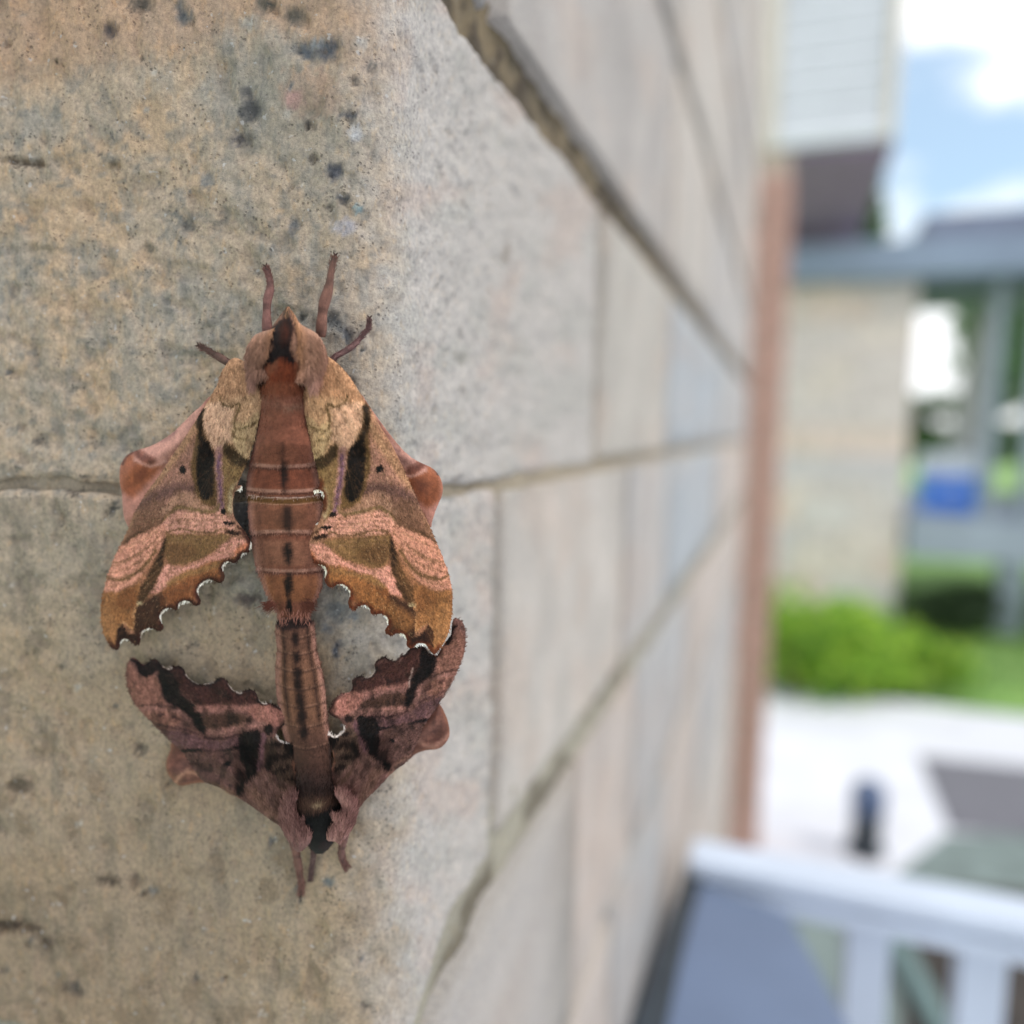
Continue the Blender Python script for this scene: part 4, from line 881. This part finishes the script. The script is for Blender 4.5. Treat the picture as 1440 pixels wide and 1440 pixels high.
def body_lower(x, y, t):
    p = Paint(x, y, (120, 80, 62), 2, 8, 16)
    ax = np.interp(y, [870, 900, 960, 1000, 1050, 1120, 1200], [412, 415, 419, 424, 428, 440, 448])
    p.mix(sstep(890, 960, y)*(1-sstep(1000, 1040, y))*.5, (154, 104, 72)); p.mix(sstep(1010, 1060, y)*.75, (84, 56, 46)); p.mix(sstep(1060, 1110, y)*.8, (50, 32, 28))
    p.mix(sstep(.66, .9, np.abs(t))*(1-sstep(1030, 1060, y))*.85, (178, 124, 106))
    p.mix((1-sstep(.05, .12, np.abs(np.abs(t)-.62)))*(1-sstep(1000, 1040, y))*.7, (58, 38, 30))
    for yc in (893, 916, 940, 965, 990, 1018, 1048):
        q = y-(yc+(1-t*t)*4-np.abs(x-ax)*.15+3); p.mix((1-sstep(.8, 2.6, np.abs(q+2)))*.4, (164, 118, 94)); p.mix((1-sstep(.6, 2, np.abs(q)))*.4, (62, 40, 32))
    for yc, ry, rx in ((898, 10, 5), (925, 9, 5), (946, 9, 6), (962, 10, 7), (985, 13, 7), (1008, 13, 7), (1030, 10, 6)): p.blob(0*yc+float(np.interp(yc, [870, 900, 960, 1000, 1050], [412, 415, 419, 424, 428])), yc, rx, ry, (34, 20, 18), 0, .6, .85)
    p.poly([(388, 872), (442, 872), (432, 882), (400, 886), (386, 880)], (44, 28, 28), 3, .85)
    p.poly([(410, 1126), (480, 1122), (482, 1140), (470, 1150), (450, 1146), (430, 1148), (412, 1142)], (100, 70, 54), 4, .75); p.blob(446, 1134, 8, 4, (196, 170, 128), 0, .7, .6)
    p.poly([(414, 1143), (440, 1150), (480, 1132), (482, 1146), (466, 1160), (470, 1180), (455, 1200), (440, 1198), (434, 1185), (430, 1160)], (20, 9, 10), 3); p.blob(458, 1190, 9, 7, (54, 26, 24), 0, .5, .8)
    n = (fbm(x/2.2, y/7, 61, 3)-.5)[:, None]; return p.c*(1+n*.34)*.92
secL = [(a_, b_, c_, d_-(.8 if a_ < 1090 else .3), e_*(.75 if a_ < 1090 else .95)) for a_, b_, c_, d_, e_ in [(868, 396, 436, 3.6, 1.6), (876, 389, 441, 3.7, 2.1), (890, 388, 443, 3.8, 2.5), (915, 390, 445, 3.9, 2.8), (940, 388, 452, 4, 3.0), (962, 388, 456, 4.1, 3.2), (1000, 392, 460, 4.2, 3.4), (1040, 400, 464, 4.3, 3.5), (1080, 412, 467, 4.4, 3.6), (1110, 416, 470, 4.8, 3.8), (1135, 410, 478, 5, 4.1), (1155, 412, 478, 5, 4.1), (1172, 420, 474, 4.8, 3.7), (1186, 430, 468, 4.4, 3.0), (1196, 438, 460, 4.2, 1.8), (1201, 446, 453, 4, .5)]]
def bumpsL(Y, A):
    ys = [870, 893, 916, 940, 965, 990, 1018, 1048, 1090]; o = np.ones_like(Y)
    for a_, b_ in zip(ys[:-1], ys[1:]):
        yq = Y-(1-np.cos(A)**2)*3; t = np.clip((yq-a_)/(b_-a_), 0, 1); o = o+np.where((yq >= a_) & (yq < b_), .026*(np.sin(t*pi)**.6)-.012, 0)
    return o
tube('body', secL, body_lower, FURM, moth2, bumps=bumpsL)
c7 = lambda pts: [(360+a/7.2, 1080+b/7.2) for a, b in pts]
TLL = c7([(430, 300), (400, 380), (420, 470), (450, 530), (500, 515), (520, 560), (500, 600), (540, 640), (585, 680), (560, 740), (520, 790), (480, 830), (420, 850), (350, 780), (280, 660), (250, 560), (255, 420), (300, 300), (370, 240)])
TLR = c7([(790, 260), (860, 370), (870, 440), (860, 480), (800, 490), (745, 500), (750, 550), (790, 570), (750, 630), (705, 700), (730, 740), (800, 745), (850, 780), (900, 720), (960, 640), (1000, 540), (1012, 400), (960, 300), (870, 240)])
def paint_teg2(dark=1.0):
    def f(x, y, s):
        p = Paint(x, y, (152, 106, 98), 2, 6, 18); p.mix((1-sstep(1, 5, s))*.3*(np.abs(x-448) < 26), (190, 136, 122)); p.mix(sstep(1165, 1200, y)*.5, (120, 84, 78)); p.mix(sstep(.5, .7, fbm(x/7, y/9, 6, 2))*.4, (112, 72, 66))
        n = (fbm(x/1.6, y/9, 66, 3)-.5)[:, None]; return p.c*(1+n*.36)*dark
    return f
hf_t2 = lambda x, y, s: 6.7+2.2*np.sqrt(np.clip(1-(1-np.clip(s/18, 0, 1))**2, 0, 1))+(fbm(x/3, y/8, 31, 3)-.5)*.9-.8*sstep(1170, 1200, y)
_, dT3 = sheet('shoulder_tuft', TLL, hf_t2, paint_teg2(.95), FURM, moth2, h=1.0, thick=2.4)
_, dT4 = sheet('shoulder_tuft', TLR, hf_t2, paint_teg2(1.12), FURM, moth2, h=1.0, thick=2.4)
upw = lambda x, y: np.stack([(x-440)*.006, -np.ones(len(x))], 1)
fur_on('hair', dT3, allm, 1800, upw, 9, FURM, moth2, .7, .8); fur_on('hair', dT4, allm, 1800, upw, 9, FURM, moth2, .7, .8)
fur_on('hair', dLL, lambda x, y: (x > 330) & (y > 1050), 3000, upw, 7, FURM, moth2, .45, .7); fur_on('hair', dLR, lambda x, y: (x < 550) & (y > 1040), 3000, upw, 7, FURM, moth2, .45, .7)
fur_on('scale_dust', dLL, lambda x, y: y < 1080, 5000, lambda x, y: np.stack([(x-440)*.01, -np.ones(len(x))], 1), 3.4, SCALES, moth2, .16, 1.0)
fur_on('scale_dust', dLR, lambda x, y: y < 1080, 5000, lambda x, y: np.stack([(x-440)*.01, -np.ones(len(x))], 1), 3.4, SCALES, moth2, .16, 1.0)
body_hair('hair', secL, body_lower, 2400, (875, 1110), moth2, 5, -1, .22); body_hair('hair', secL, body_lower, 1600, (1110, 1196), moth2, 8, -1, .5)
for pts, rd, hs, c in ((c7([(380, 700), (400, 820), (420, 930), (440, 1050), (460, 1180), (455, 1290)]), [6, 6, 5, 4.5, 4, 2.5], [4.4, 3.8, 3, 2, 1, .2], (122, 88, 78)),
                       (c7([(580, 800), (580, 900), (565, 1000), (550, 1130)]), [3, 3.2, 3.2, 2.6], [3.2, 2.6, 1.6, .4], (104, 82, 78)),
                       (c7([(900, 620), (880, 740), (865, 840), (875, 920), (900, 980), (925, 1015)]), [6, 5.5, 4, 3.4, 3, 2.8], [4.4, 4, 3.2, 2.2, 1, 0], (118, 84, 78))):
    leg(moth2, pts, rd, hs, c); claws(moth2, pts, hs[-1]); leg_hair(moth2, pts, max(rd)*.8, (hs[0], hs[-1]), c)

# ------------------------------------------------------------------ the yard behind, laid out along the house
o0 = np.array([0, 0, EYE])
def hp(u, r, z): return d*u+rr*r+np.array([0, 0, z])
def on_u(px, py, u):
    q = ray(px, py); k_ = u/np.dot(q, d); p = o0+q*k_; return float(np.dot(p, rr)), float(p[2])
def on_z(px, py, z):
    q = ray(px, py); k_ = (z-EYE)/q[2]; p = o0+q*k_; return float(np.dot(p, d)), float(np.dot(p, rr))
def box(name, u0, u1, r0, r1, z0, z1, mat, parent=None, bev=0.0):
    """axis box in the house frame, edges bevelled"""
    import bmesh
    bm = bmesh.new(); vs = [bm.verts.new(hp(u, r, z)) for z in (z0, z1) for u, r in ((u0, r0), (u0, r1), (u1, r1), (u1, r0))]
    for f in ((3, 2, 1, 0), (4, 5, 6, 7), (0, 1, 5, 4), (1, 2, 6, 5), (2, 3, 7, 6), (3, 0, 4, 7)): bm.faces.new([vs[i] for i in f])
    bmesh.ops.recalc_face_normals(bm, faces=bm.faces)
    if bev: bmesh.ops.bevel(bm, geom=list(bm.edges), offset=bev, segments=2, affect='EDGES', profile=.6)
    me = bpy.data.meshes.new(name); bm.to_mesh(me); bm.free(); me.materials.append(mat)
    return link(bpy.data.objects.new(name, me), parent)

M_conc = simple('concrete', col(210, 212, 220, .92), .9, 3, .06, .002)
M_lawn = simple('lawn', col(128, 164, 92, .85), .95, 2.2, .3, .01)
M_asph = simple('asphalt', col(112, 112, 120, .8), .9, 60, .15, .002)
M_porchf = simple('porch_boards', col(92, 98, 96, .6), .8, 8, .2)
M_sid = simple('siding_paint', col(222, 226, 232, .85), .6, 12, .03)
M_trim = simple('cream_trim', col(222, 214, 200, .85), .6, 12, .03)
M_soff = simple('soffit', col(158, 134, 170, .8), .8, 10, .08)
M_fascia = simple('fascia_metal', col(150, 166, 190, .75), .55, 5, .06)
M_dark = simple('dark_header', col(84, 94, 104, .8), .7, 10, .1)
M_brickr = simple('red_brick', col(180, 142, 130, .9), .9, 60, .16, .002)
M_mort2 = simple('brick_mortar', col(190, 172, 158, .8), .95, 80, .1)
M_ash = [simple('ashlar', c, .9, 14, .1, .004) for c in (col(228, 214, 206, .95), col(218, 206, 202, .95), col(228, 208, 198, .95), col(212, 204, 206, .95), col(222, 214, 212, .95))]
M_white = simple('white_rail_paint', col(206, 218, 236, .85), .5, 20, .04)
M_slate = simple('slate_blue_board', col(104, 120, 148, .85), .5, 9, .08)
M_blk = simple('black_metal_and_shade', col(46, 54, 62, .8), .4, 30, .2)
M_blue = simple('blue_plastic', col(84, 146, 244, .95), .4, 8, .08)
M_lid = simple('pale_lid', col(230, 236, 246, 1), .5, 8, .05)
M_post = simple('grey_post', col(150, 162, 172, .8), .6, 9, .1)
M_teal = simple('teal_hose', col(116, 142, 142, .75), .5, 9, .1)
M_bark = simple('bark', col(120, 104, 88, .6), .95, 20, .3, .01)
def leafm(name, c, c2): 
    m, t, b = mat_base(name); at = t.nodes.new('ShaderNodeAttribute'); at.attribute_name = 'Col'; t.links.new(at.outputs['Color'], b.inputs['Base Color'])
    b.inputs['Roughness'].default_value = .6
    tr = t.nodes.new('ShaderNodeBsdfTranslucent'); ms = t.nodes.new('ShaderNodeMixShader'); ms.inputs[0].default_value = .4
    t.links.new(at.outputs['Color'], tr.inputs['Color']); t.links.new(b.outputs[0], ms.inputs[1]); t.links.new(tr.outputs[0], ms.inputs[2]); t.links.new(ms.outputs[0], t.nodes['Material Output'].inputs['Surface']); return m
M_leaf = leafm('leaves', None, None)

# ground sheets
u_edge, r_edge = on_z(1250, 985, 0)
U_L = u_edge
def sheet_z(name, pts, z, mat, kind='structure'):
    V = [hp(u, r, z) for u, r in pts]; o = mesh(name, V, [list(range(len(V)))], mat, None, smooth=False); o['kind'] = kind; return o
# lawn with gentle unevenness, reaching the horizon
gu = np.concatenate([np.linspace(-3, U_L-1, 4), np.linspace(U_L, 14, 40), np.geomspace(15, 900, 16)]); gr = np.concatenate([-np.geomspace(900, 9, 12), np.linspace(-8, 14, 60), np.geomspace(15, 900, 12)])
GU, GR = np.meshgrid(gu, gr); V = GU.ravel()[:, None]*d+GR.ravel()[:, None]*rr
V[:, 2] = -.03+(fbm(GU.ravel()*1.5+50, GR.ravel()*1.5+50, 3, 3)-.5)*.04*(GU.ravel() > U_L)
I = np.arange(V.shape[0]).reshape(GU.shape); F = np.stack([I[:-1, :-1], I[:-1, 1:], I[1:, 1:], I[1:, :-1]], -1).reshape(-1, 4)
o = mesh('lawn', V, F, M_lawn); o['kind'] = 'structure'
import bmesh
o = box('pavement', -3, U_L, -.3, 30, -.12, .0, M_conc); o['kind'] = 'structure'
cu = [on_z(x, y, .004) for x, y in ((1292, 1062), (1480, 1082), (1500, 1182), (1335, 1166))]
o = sheet_z('asphalt_patch', cu, .004, M_asph)
# dark planting bed strip below the railing
cu = [on_z(x, y, .004) for x, y in ((1120, 1196), (1700, 1240), (1700, 1700), (900, 1700))]
o = sheet_z('bed_soil', [on_z(1262, 1240, .008), on_z(1800, 1280, .008), on_z(1800, 1900, .008), on_z(1290, 1900, .008)], .008, simple('dark_soil', col(70, 64, 60, .6), .95, 12, .3, .01))
o = sheet_z('grey_paving', [on_z(900, 1310, .004), on_z(1100, 1290, .004), on_z(1250, 1235, .004), on_z(1330, 1172, .004), on_z(1900, 1180, .004), on_z(1900, 1900, .004), on_z(900, 1900, .004)], .004, simple('grey_green_paving', col(118, 132, 130, .8), .9, 12, .15, .004))

# red brick pilaster at the end of the house wall
UPL = 2.55
rl0, _ = on_u(1030, 610, UPL); rl1, _ = on_u(1096, 610, UPL)
_, Z_SOF = on_u(1080, 205, UPL)
pil = tag(empty('brick_pilaster'), 'narrow reddish brick pilaster running up where the stone wall ends', 'pilaster')
box('mortar_core', UPL+.006, UPL+.3, rl0+.004, rl1-.006, 0, Z_SOF-.02, M_mort2, pil)
proto = None; z = .004; row = 0
while z < Z_SOF-.09:
    split = (rl0+rl1)/2+(.024 if row % 2 else -.024)
    for r0_, r1_ in ((rl0, split-.004), (split+.004, rl1)):
        box('brick', UPL+random.uniform(-.002, .002), UPL+.1, r0_, r1_, z, z+.064, M_brickr, pil, .003)
    for u0_, u1_ in ((UPL+.11, UPL+.3),): box('brick', u0_, u1_, rl1-.09, rl1+.0015, z, z+.064, M_brickr, pil, .003)
    z += .074; row += 1

# upper storey box clad in white lap siding, with its soffit
US = 4.7
rs0, zs = on_u(1068, 212, US); rs1, _ = on_u(1258, 208, US)
bay = tag(empty('siding_bay'), 'overhanging white upper storey clad in horizontal lap siding, above the brick pilaster', 'building')
H_S = 2.6
box('bay_core', US+.03, US+3.6, rs0+.02, rs1-.03, zs+.02, zs+H_S, M_sid, bay)
zz_ = zs+.10
while zz_ < zs+H_S-.1:
    # each board tilts: lower edge proud
    V = [hp(US-.012, rs0+.09, zz_), hp(US-.012, rs1-.06, zz_), hp(US+.012, rs1-.06, zz_+.118), hp(US+.012, rs0+.09, zz_+.118), hp(US+.03, rs0+.09, zz_), hp(US+.03, rs1-.06, zz_), hp(US+.03, rs1-.06, zz_+.118), hp(US+.03, rs0+.09, zz_+.118)]
    mesh('siding_board', V, [[0, 1, 2, 3], [5, 4, 7, 6], [1, 0, 4, 5], [3, 2, 6, 7], [0, 3, 7, 4], [2, 1, 5, 6]], M_sid, bay, smooth=False); zz_ += .12
box('corner_board', US-.02, US+.06, rs0, rs0+.085, zs, zs+H_S, M_trim, bay, .004)
box('corner_board', US-.02, US+.06, rs1-.055, rs1, zs, zs+H_S, M_trim, bay, .004)
box('skirt_board', US-.018, US+.04, rs0+.087, rs1-.057, zs, zs+.095, M_sid, bay, .004)
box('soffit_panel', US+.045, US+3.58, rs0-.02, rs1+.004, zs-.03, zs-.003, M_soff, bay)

# neighbouring porch: stone wall, roof beam, raised deck
UW = 6.6
porch = tag(empty('porch_building'), 'low pale stone building with grey porch roof and raised deck across the lawn', 'building')
rw0, _ = on_u(1080, 620, UW); rw1, zwt = on_u(1296, 388, UW)
box('wall_core', UW+.012, UW+.5, rw0-.6, rw1-.012, 0, zwt, M_ash[3], porch)
z = .0; row = 0
while z < zwt-.02:
    hgt = random.choice((.13, .17, .22)); hgt = min(hgt, zwt-z); r = rw0-.6
    while r < rw1-.01:
        wd_ = random.uniform(.22, .55); r2 = min(r+wd_, rw1)
        if rw1-r2 < .1: r2 = rw1
        box('ashlar', UW+random.uniform(-.012, .006), UW+.08, r, r2-.01, z, z+hgt-.01, random.choice(M_ash), porch, .006); r = r2
    z += hgt
_, zb1 = on_u(1300, 386, UW-.3); _, zb2 = on_u(1300, 334, UW-.3); _, zb3 = on_u(1300, 302, UW-.1)
box('roof_beam', UW-.3, UW+.1, rw0-.3, rw1+5, zb1, zb2, M_fascia, porch, .01)
box('roof_edge', UW-.12, UW+3.4, rw0+1.0, rw1+5.2, zb2+.003, zb3, simple('roof_grey', col(138, 146, 168, .75), .7, 6, .08), porch, .01)
box('window_header', UW+.103, UW+.2, rw1+.003, rw1+4, zb1-.06, zb1-.002, M_dark, porch)
# deck beyond the wall end
_, zd1 = on_u(1360, 728, UW); _, zd0 = on_u(1360, 786, UW)
box('deck_slab', UW-.1, UW+2.6, rw1+.015, rw1+4.5, zd0, zd1, simple('deck_grey', col(176, 186, 202, .8), .7, 5, .06), porch, .01)
rp, _ = on_u(1396, 560, UW); box('porch_post', UW+.0, UW+.1, rp-.04, rp+.05, zd1+.003, zb1-.003, M_post, porch, .006)
rp2, _ = on_u(1455, 560, UW); box('porch_post', UW+.0, UW+.1, rp2-.04, rp2+.05, zd1+.003, zb1-.003, M_post, porch, .006)
rp3, _ = on_u(1418, 850, UW); box('deck_post', UW-.06, UW+.08, rp3-.09, rp3+.09, .0, zd0-.003, M_post, porch, .006)
box('deck_post', UW-.06, UW+.08, rp3+1.5, rp3+1.68, .0, zd0-.003, M_post, porch, .006)
# screen panels of the porch behind the posts
rt0, _ = on_u(1300, 700, UW+.5); rt1, zt0 = on_u(1372, 688, UW+.5)
tub = tag(empty('storage_tub'), 'bright blue tub with a pale lid standing on the porch deck', 'tub')
def frustum(name, cu_, cr_, w0, w1, dp, z0, z1, mat, parent):
    V = [hp(cu_+a*dp, cr_+b*w0, z0) for a, b in ((-1, -1), (-1, 1), (1, 1), (1, -1))]+[hp(cu_+a*dp*w1/w0, cr_+b*w1, z1) for a, b in ((-1, -1), (-1, 1), (1, 1), (1, -1))]
    return mesh(name, V, [[3, 2, 1, 0], [4, 5, 6, 7], [0, 1, 5, 4], [1, 2, 6, 5], [2, 3, 7, 6], [3, 0, 4, 7]], mat, parent, smooth=False)
wt = (rt1-rt0)/2*1.1; ct = (rt0+rt1)/2
frustum('tub_body', UW+.6, ct, wt*.94, wt, .2, zd1+.002, zd1+.30, M_blue, tub)
box('tub_lid', UW+.38, UW+.82, ct-wt*1.04, ct+wt*1.04, zd1+.302, zd1+.46, M_lid, tub, .015)
box('tub_handle', UW+.36, UW+.379, ct-.06, ct+.06, zd1+.18, zd1+.21, M_lid, tub, .004)
# pale folded parasol leaning beyond the tub
par = tag(empty('parasol'), 'closed pale parasol leaning beside the porch post beyond the blue tub', 'parasol')
pa = hp(UW+1.4, on_u(1352, 680, UW+1.4)[0], zd1); pb = hp(UW+1.4, *on_u(1384, 430, UW+1.4))
def cone_tube(name, a, b, ra, rb, mat, parent, n=14, flute=0., rings=10):
    a = np.array(a); b = np.array(b); ax = (b-a)/np.linalg.norm(b-a); e1 = np.cross(ax, [0, 1, .2]); e1 /= np.linalg.norm(e1); e2 = np.cross(ax, e1); V = []
    for i in range(rings):
        t = i/(rings-1); r_ = ra+(rb-ra)*t
        for j in range(n):
            q = 2*pi*j/n; f = 1+flute*(j % 2); V.append(a+(b-a)*t+(e1*cos(q)+e2*sin(q))*r_*f)
    F = [[i*n+j, i*n+(j+1) % n, (i+1)*n+(j+1) % n, (i+1)*n+j] for i in range(rings-1) for j in range(n)]+[list(range(n))[::-1], [(rings-1)*n+j for j in range(n)]]
    return mesh(name, V, F, mat, parent)
cone_tube('pole', pa, pa+(pb-pa)*.35, .02, .02, M_post, par)
cone_tube('canopy', pa+(pb-pa)*.25, pb, .15, .03, simple('pale_canvas', col(206, 206, 200, .8), .9, 9, .05), par, 16, .18)

# railing in front: slate board, white cap rail and balusters
HR_ = .27; zr = EYE-HR_
rail = tag(empty('porch_railing'), 'white painted railing with square balusters at the lower right', 'railing')
ua, ra_ = on_z(1000, 1180, zr); ub, rb_ = on_z(1430, 1214, zr); uc, _ = on_z(1270, 1262, zr)
wall_r = float(np.dot(PB, rr))
box('cap_rail', uc-.004, ua, wall_r+.012, 1.9, zr-.013, zr, M_white, rail, .004)
box('top_rail', uc+.008, ua-.03, wall_r+.014, 1.9, zr-.026, zr-.015, M_white, rail, .003)
for px_ in (1216, 1378, 1540, 1702, 1864):
    r_, _ = on_u(px_, 1370, uc+.02); box('baluster', uc+.012, uc+.034, r_-.0125, r_+.0125, 0.12, zr-.028, M_white, rail, .002)
r_, _ = on_u(1058, 1300, uc+.02)
box('bottom_rail', uc+.004, uc+.042, wall_r+.014, 1.9, .08, .118, M_white, rail, .003)
# slate blue board butting the wall on the near side of the rail
board = empty('slatted_board'); board.name = 'porch_ledge'
tag(board, 'slate blue ledge board against the stone wall, left of the white balusters', 'ledge')
zl = zr-.012
pts = [(994, 1206), (1108, 1284), (1150, 1362), (1196, 1450), (1252, 1560), (905, 1560), (930, 1450), (958, 1330)]
pu = [on_z(x, y, zl) for x, y in pts]; pu = [(min(u, uc-.008), r) for u, r in pu]
V = [hp(u, r, zl) for u, r in pu]+[hp(u, r, zl-.03) for u, r in pu]; n = len(pts)
F = [list(range(n))[::-1], list(range(n, 2*n))]+[[i, (i+1) % n, n+(i+1) % n, n+i] for i in range(n)]
mesh('ledge_board', V, F, M_slate, board, smooth=False)
box('ledge_bracket', uc-.16, uc-.14, wall_r+.02, wall_r+.1, zl-.16, zl-.033, M_blk, board, .003)
sp = [on_z(x, y, zl+.001) for x, y in ((966, 1215), (994, 1210), (962, 1330), (936, 1450), (912, 1560), (846, 1560), (892, 1440), (930, 1320))]  # black strip standing in for the shadowed gap beside the wall
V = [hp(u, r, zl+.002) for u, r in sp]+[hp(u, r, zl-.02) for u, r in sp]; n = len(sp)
mesh('gap_shade_strip', V, [list(range(n))[::-1], list(range(n, 2*n))]+[[i, (i+1) % n, n+(i+1) % n, n+i] for i in range(n)], M_blk, board, smooth=False)
# small dark bollard light on the paving
bo = tag(empty('bollard_light', hp(*on_z(1216, 1196, 0), 0)), 'small dark bollard light with rounded top standing on the pale paving', 'bollard')
ub_, rb2 = on_z(1216, 1200, 0); c0 = hp(ub_, rb2, 0)
def lathe(name, prof, mat, parent, n=20):
    V = []; m = len(prof)
    for r_, z_ in prof:
        for j in range(n): V.append((r_*cos(2*pi*j/n), r_*sin(2*pi*j/n), z_))
    F = [[i*n+j, i*n+(j+1) % n, (i+1)*n+(j+1) % n, (i+1)*n+j] for i in range(m-1) for j in range(n)]+[list(range(n))[::-1], [(m-1)*n+j for j in range(n)]]
    return mesh(name, V, F, mat, parent)
lathe('base', [(.065, 0), (.065, .02), (.05, .025)], M_blk, bo)
lathe('shaft', [(.048, .02), (.05, .06), (.05, .15)], M_blk, bo)
lathe('cap', [(.05, .15), (.056, .16), (.056, .22), (.05, .245), (.03, .262), (.004, .268)], simple('blue_grey_cap', col(86, 104, 138, .8), .35, 20, .1), bo)
bo.location = [float(v) for v in c0]
# teal hose on the ground behind the railing
hose = tag(cone_tube('garden_hose', hp(*on_z(1250, 1300, .03), .03), hp(*on_z(1335, 1470, .03), .03), .028, .028, M_teal, None, 12), 'thick pale teal hose lying behind the white balusters', 'hose')

# ------------------------------------------------------------------ planting
def leaf_cloud(name, centers, radii, n, ls, cols, parent=None, shape=.8):
    """many folded leaf faces spread through overlapping clumps"""
    cs = np.array(centers); rd = np.array(radii); k_ = rng.integers(0, len(cs), n)
    v = rng.normal(size=(n, 3)); v /= np.linalg.norm(v, axis=1)[:, None]; rad = rng.random(n)**.45
    p = cs[k_]+v*rad[:, None]*rd[k_]
    a = rng.normal(size=(n, 3)); a /= np.linalg.norm(a, axis=1)[:, None]; b = np.cross(a, v+rng.normal(size=(n, 3))*.6); b /= np.linalg.norm(b, axis=1)[:, None]+1e-9
    l = ls*(.6+.8*rng.random(n))[:, None]
    nn = np.cross(a, b)
    V = np.stack([p-a*l*.5, p+b*l*.3+nn*l*.08, p+a*l*.5, p-b*l*.3+nn*l*.08], 1).reshape(-1, 3); F = np.arange(n*4).reshape(-1, 4)
    c = np.array(cols)[rng.integers(0, len(cols), n)]*(1+(rng.random(n)-.5)[:, None]*.4)
    return mesh(name, V, F, M_leaf, parent, np.repeat(c, 4, 0), smooth=False)
LIME = [lin((164, 202, 66)), lin((136, 186, 58)), lin((196, 220, 92)), lin((100, 156, 60))*.8]
DKG = [lin((92, 132, 78))*.8, lin((72, 110, 62))*.8, lin((120, 156, 96))*.8]
def shrub(px_, py_, h_, w_, cols, label, n=2600, u_=None, group=None):
    u, r = on_z(px_, py_, 0); base = hp(u, r, 0)
    s = tag(empty('shrub', base), label, 'shrub', group)
    cen = [(random.uniform(-w_, w_)*.55, random.uniform(-w_, w_)*.35, random.uniform(.15, .85)*h_) for _ in range(16)]
    leaf_cloud('foliage', cen, [[w_*random.uniform(.18, .5), w_*.3, h_*random.uniform(.12, .34)] for _ in range(16)], n, .05, cols, s)
    for q in cen[:5]: cone_tube('stem', (0, 0, 0), (q[0]*.7, q[1]*.7, q[2]), .012, .005, M_bark, s, 6, 0, 3)
shrub(1110, 975, .66, .5, LIME, 'tall lime green shrub tucked beside the red brick pilaster', group=None)
shrub(1185, 968, .52, .6, LIME, 'rounded lime green shrub in front of the pale stone building wall', 3200)
shrub(1265, 960, .30, .6, [c*.9 for c in LIME], 'low olive green shrub at the right end of the shrub border')
shrub(1345, 890, .38, .55, [c*.35 for c in DKG], 'dark shaded bush under the porch deck')  # leaf colours darkened, shade of the deck put into them
u, r = on_z(1360, 985, 0)
# mown grass blades at the lawn edge
n = 9000; gu_ = rng.uniform(U_L+.02, U_L+3.2, n); gr_ = rng.uniform(.2, 4.2, n); bp = gu_[:, None]*d+gr_[:, None]*rr; bp[:, 2] = -.02
an = rng.uniform(0, 2*pi, n); wv = np.stack([np.cos(an), np.sin(an), 0*an], 1)*.006; ht = rng.uniform(.03, .07, n); ln_ = np.stack([rng.normal(0, .015, n), rng.normal(0, .015, n), ht], 1)
V = np.stack([bp-wv, bp+wv, bp+ln_], 1).reshape(-1, 3); F = np.arange(n*3).reshape(-1, 3)
GC = np.array([lin((124, 164, 84))*.85, lin((112, 156, 76))*.85, lin((160, 184, 108))*.85])[rng.integers(0, 3, n)]
o = mesh('grass', V, F, M_leaf, None, np.repeat(GC, 3, 0), smooth=False); o['kind'] = 'stuff'
def tree(px_, U_, top, wid, cols, label, trunk=.22, n=7000):
    r, _ = on_u(px_, 600, U_); base = hp(U_, r, 0); s = tag(empty('tree', base), label, 'tree', None)
    cone_tube('trunk', (0, 0, 0), (.2, 0, top*.6), trunk, trunk*.4, M_bark, s, 12, 0, 8)
    for k_ in range(6):
        a = random.uniform(0, 6.28); cone_tube('limb', (.1, 0, top*random.uniform(.3, .5)), (cos(a)*wid*.5, sin(a)*wid*.5, top*random.uniform(.55, .8)), trunk*.35, .03, M_bark, s, 8, 0, 4)
    cen = [(random.uniform(-1, 1)*wid*.6, random.uniform(-1, 1)*wid*.6, top*random.uniform(.35, .92)) for _ in range(16)]
    leaf_cloud('crown', cen, [[wid*.34, wid*.34, top*.13]]*16, n, .22, cols, s)
tree(1345, 26, 2.7, 2.2, DKG, 'low dark green tree seen through the porch beside the blue tub')
tree(1500, 17, 5.0, 1.9, [c*1.2 for c in DKG], 'green tree right of the porch post, taller than its neighbour')
tree(1560, 22, 6.0, 3.2, DKG, 'broad green tree beyond the right edge of the porch')
tree(1196, 12, 4.9, .45, DKG, 'slender green tree peeking above the porch roof beside the siding')
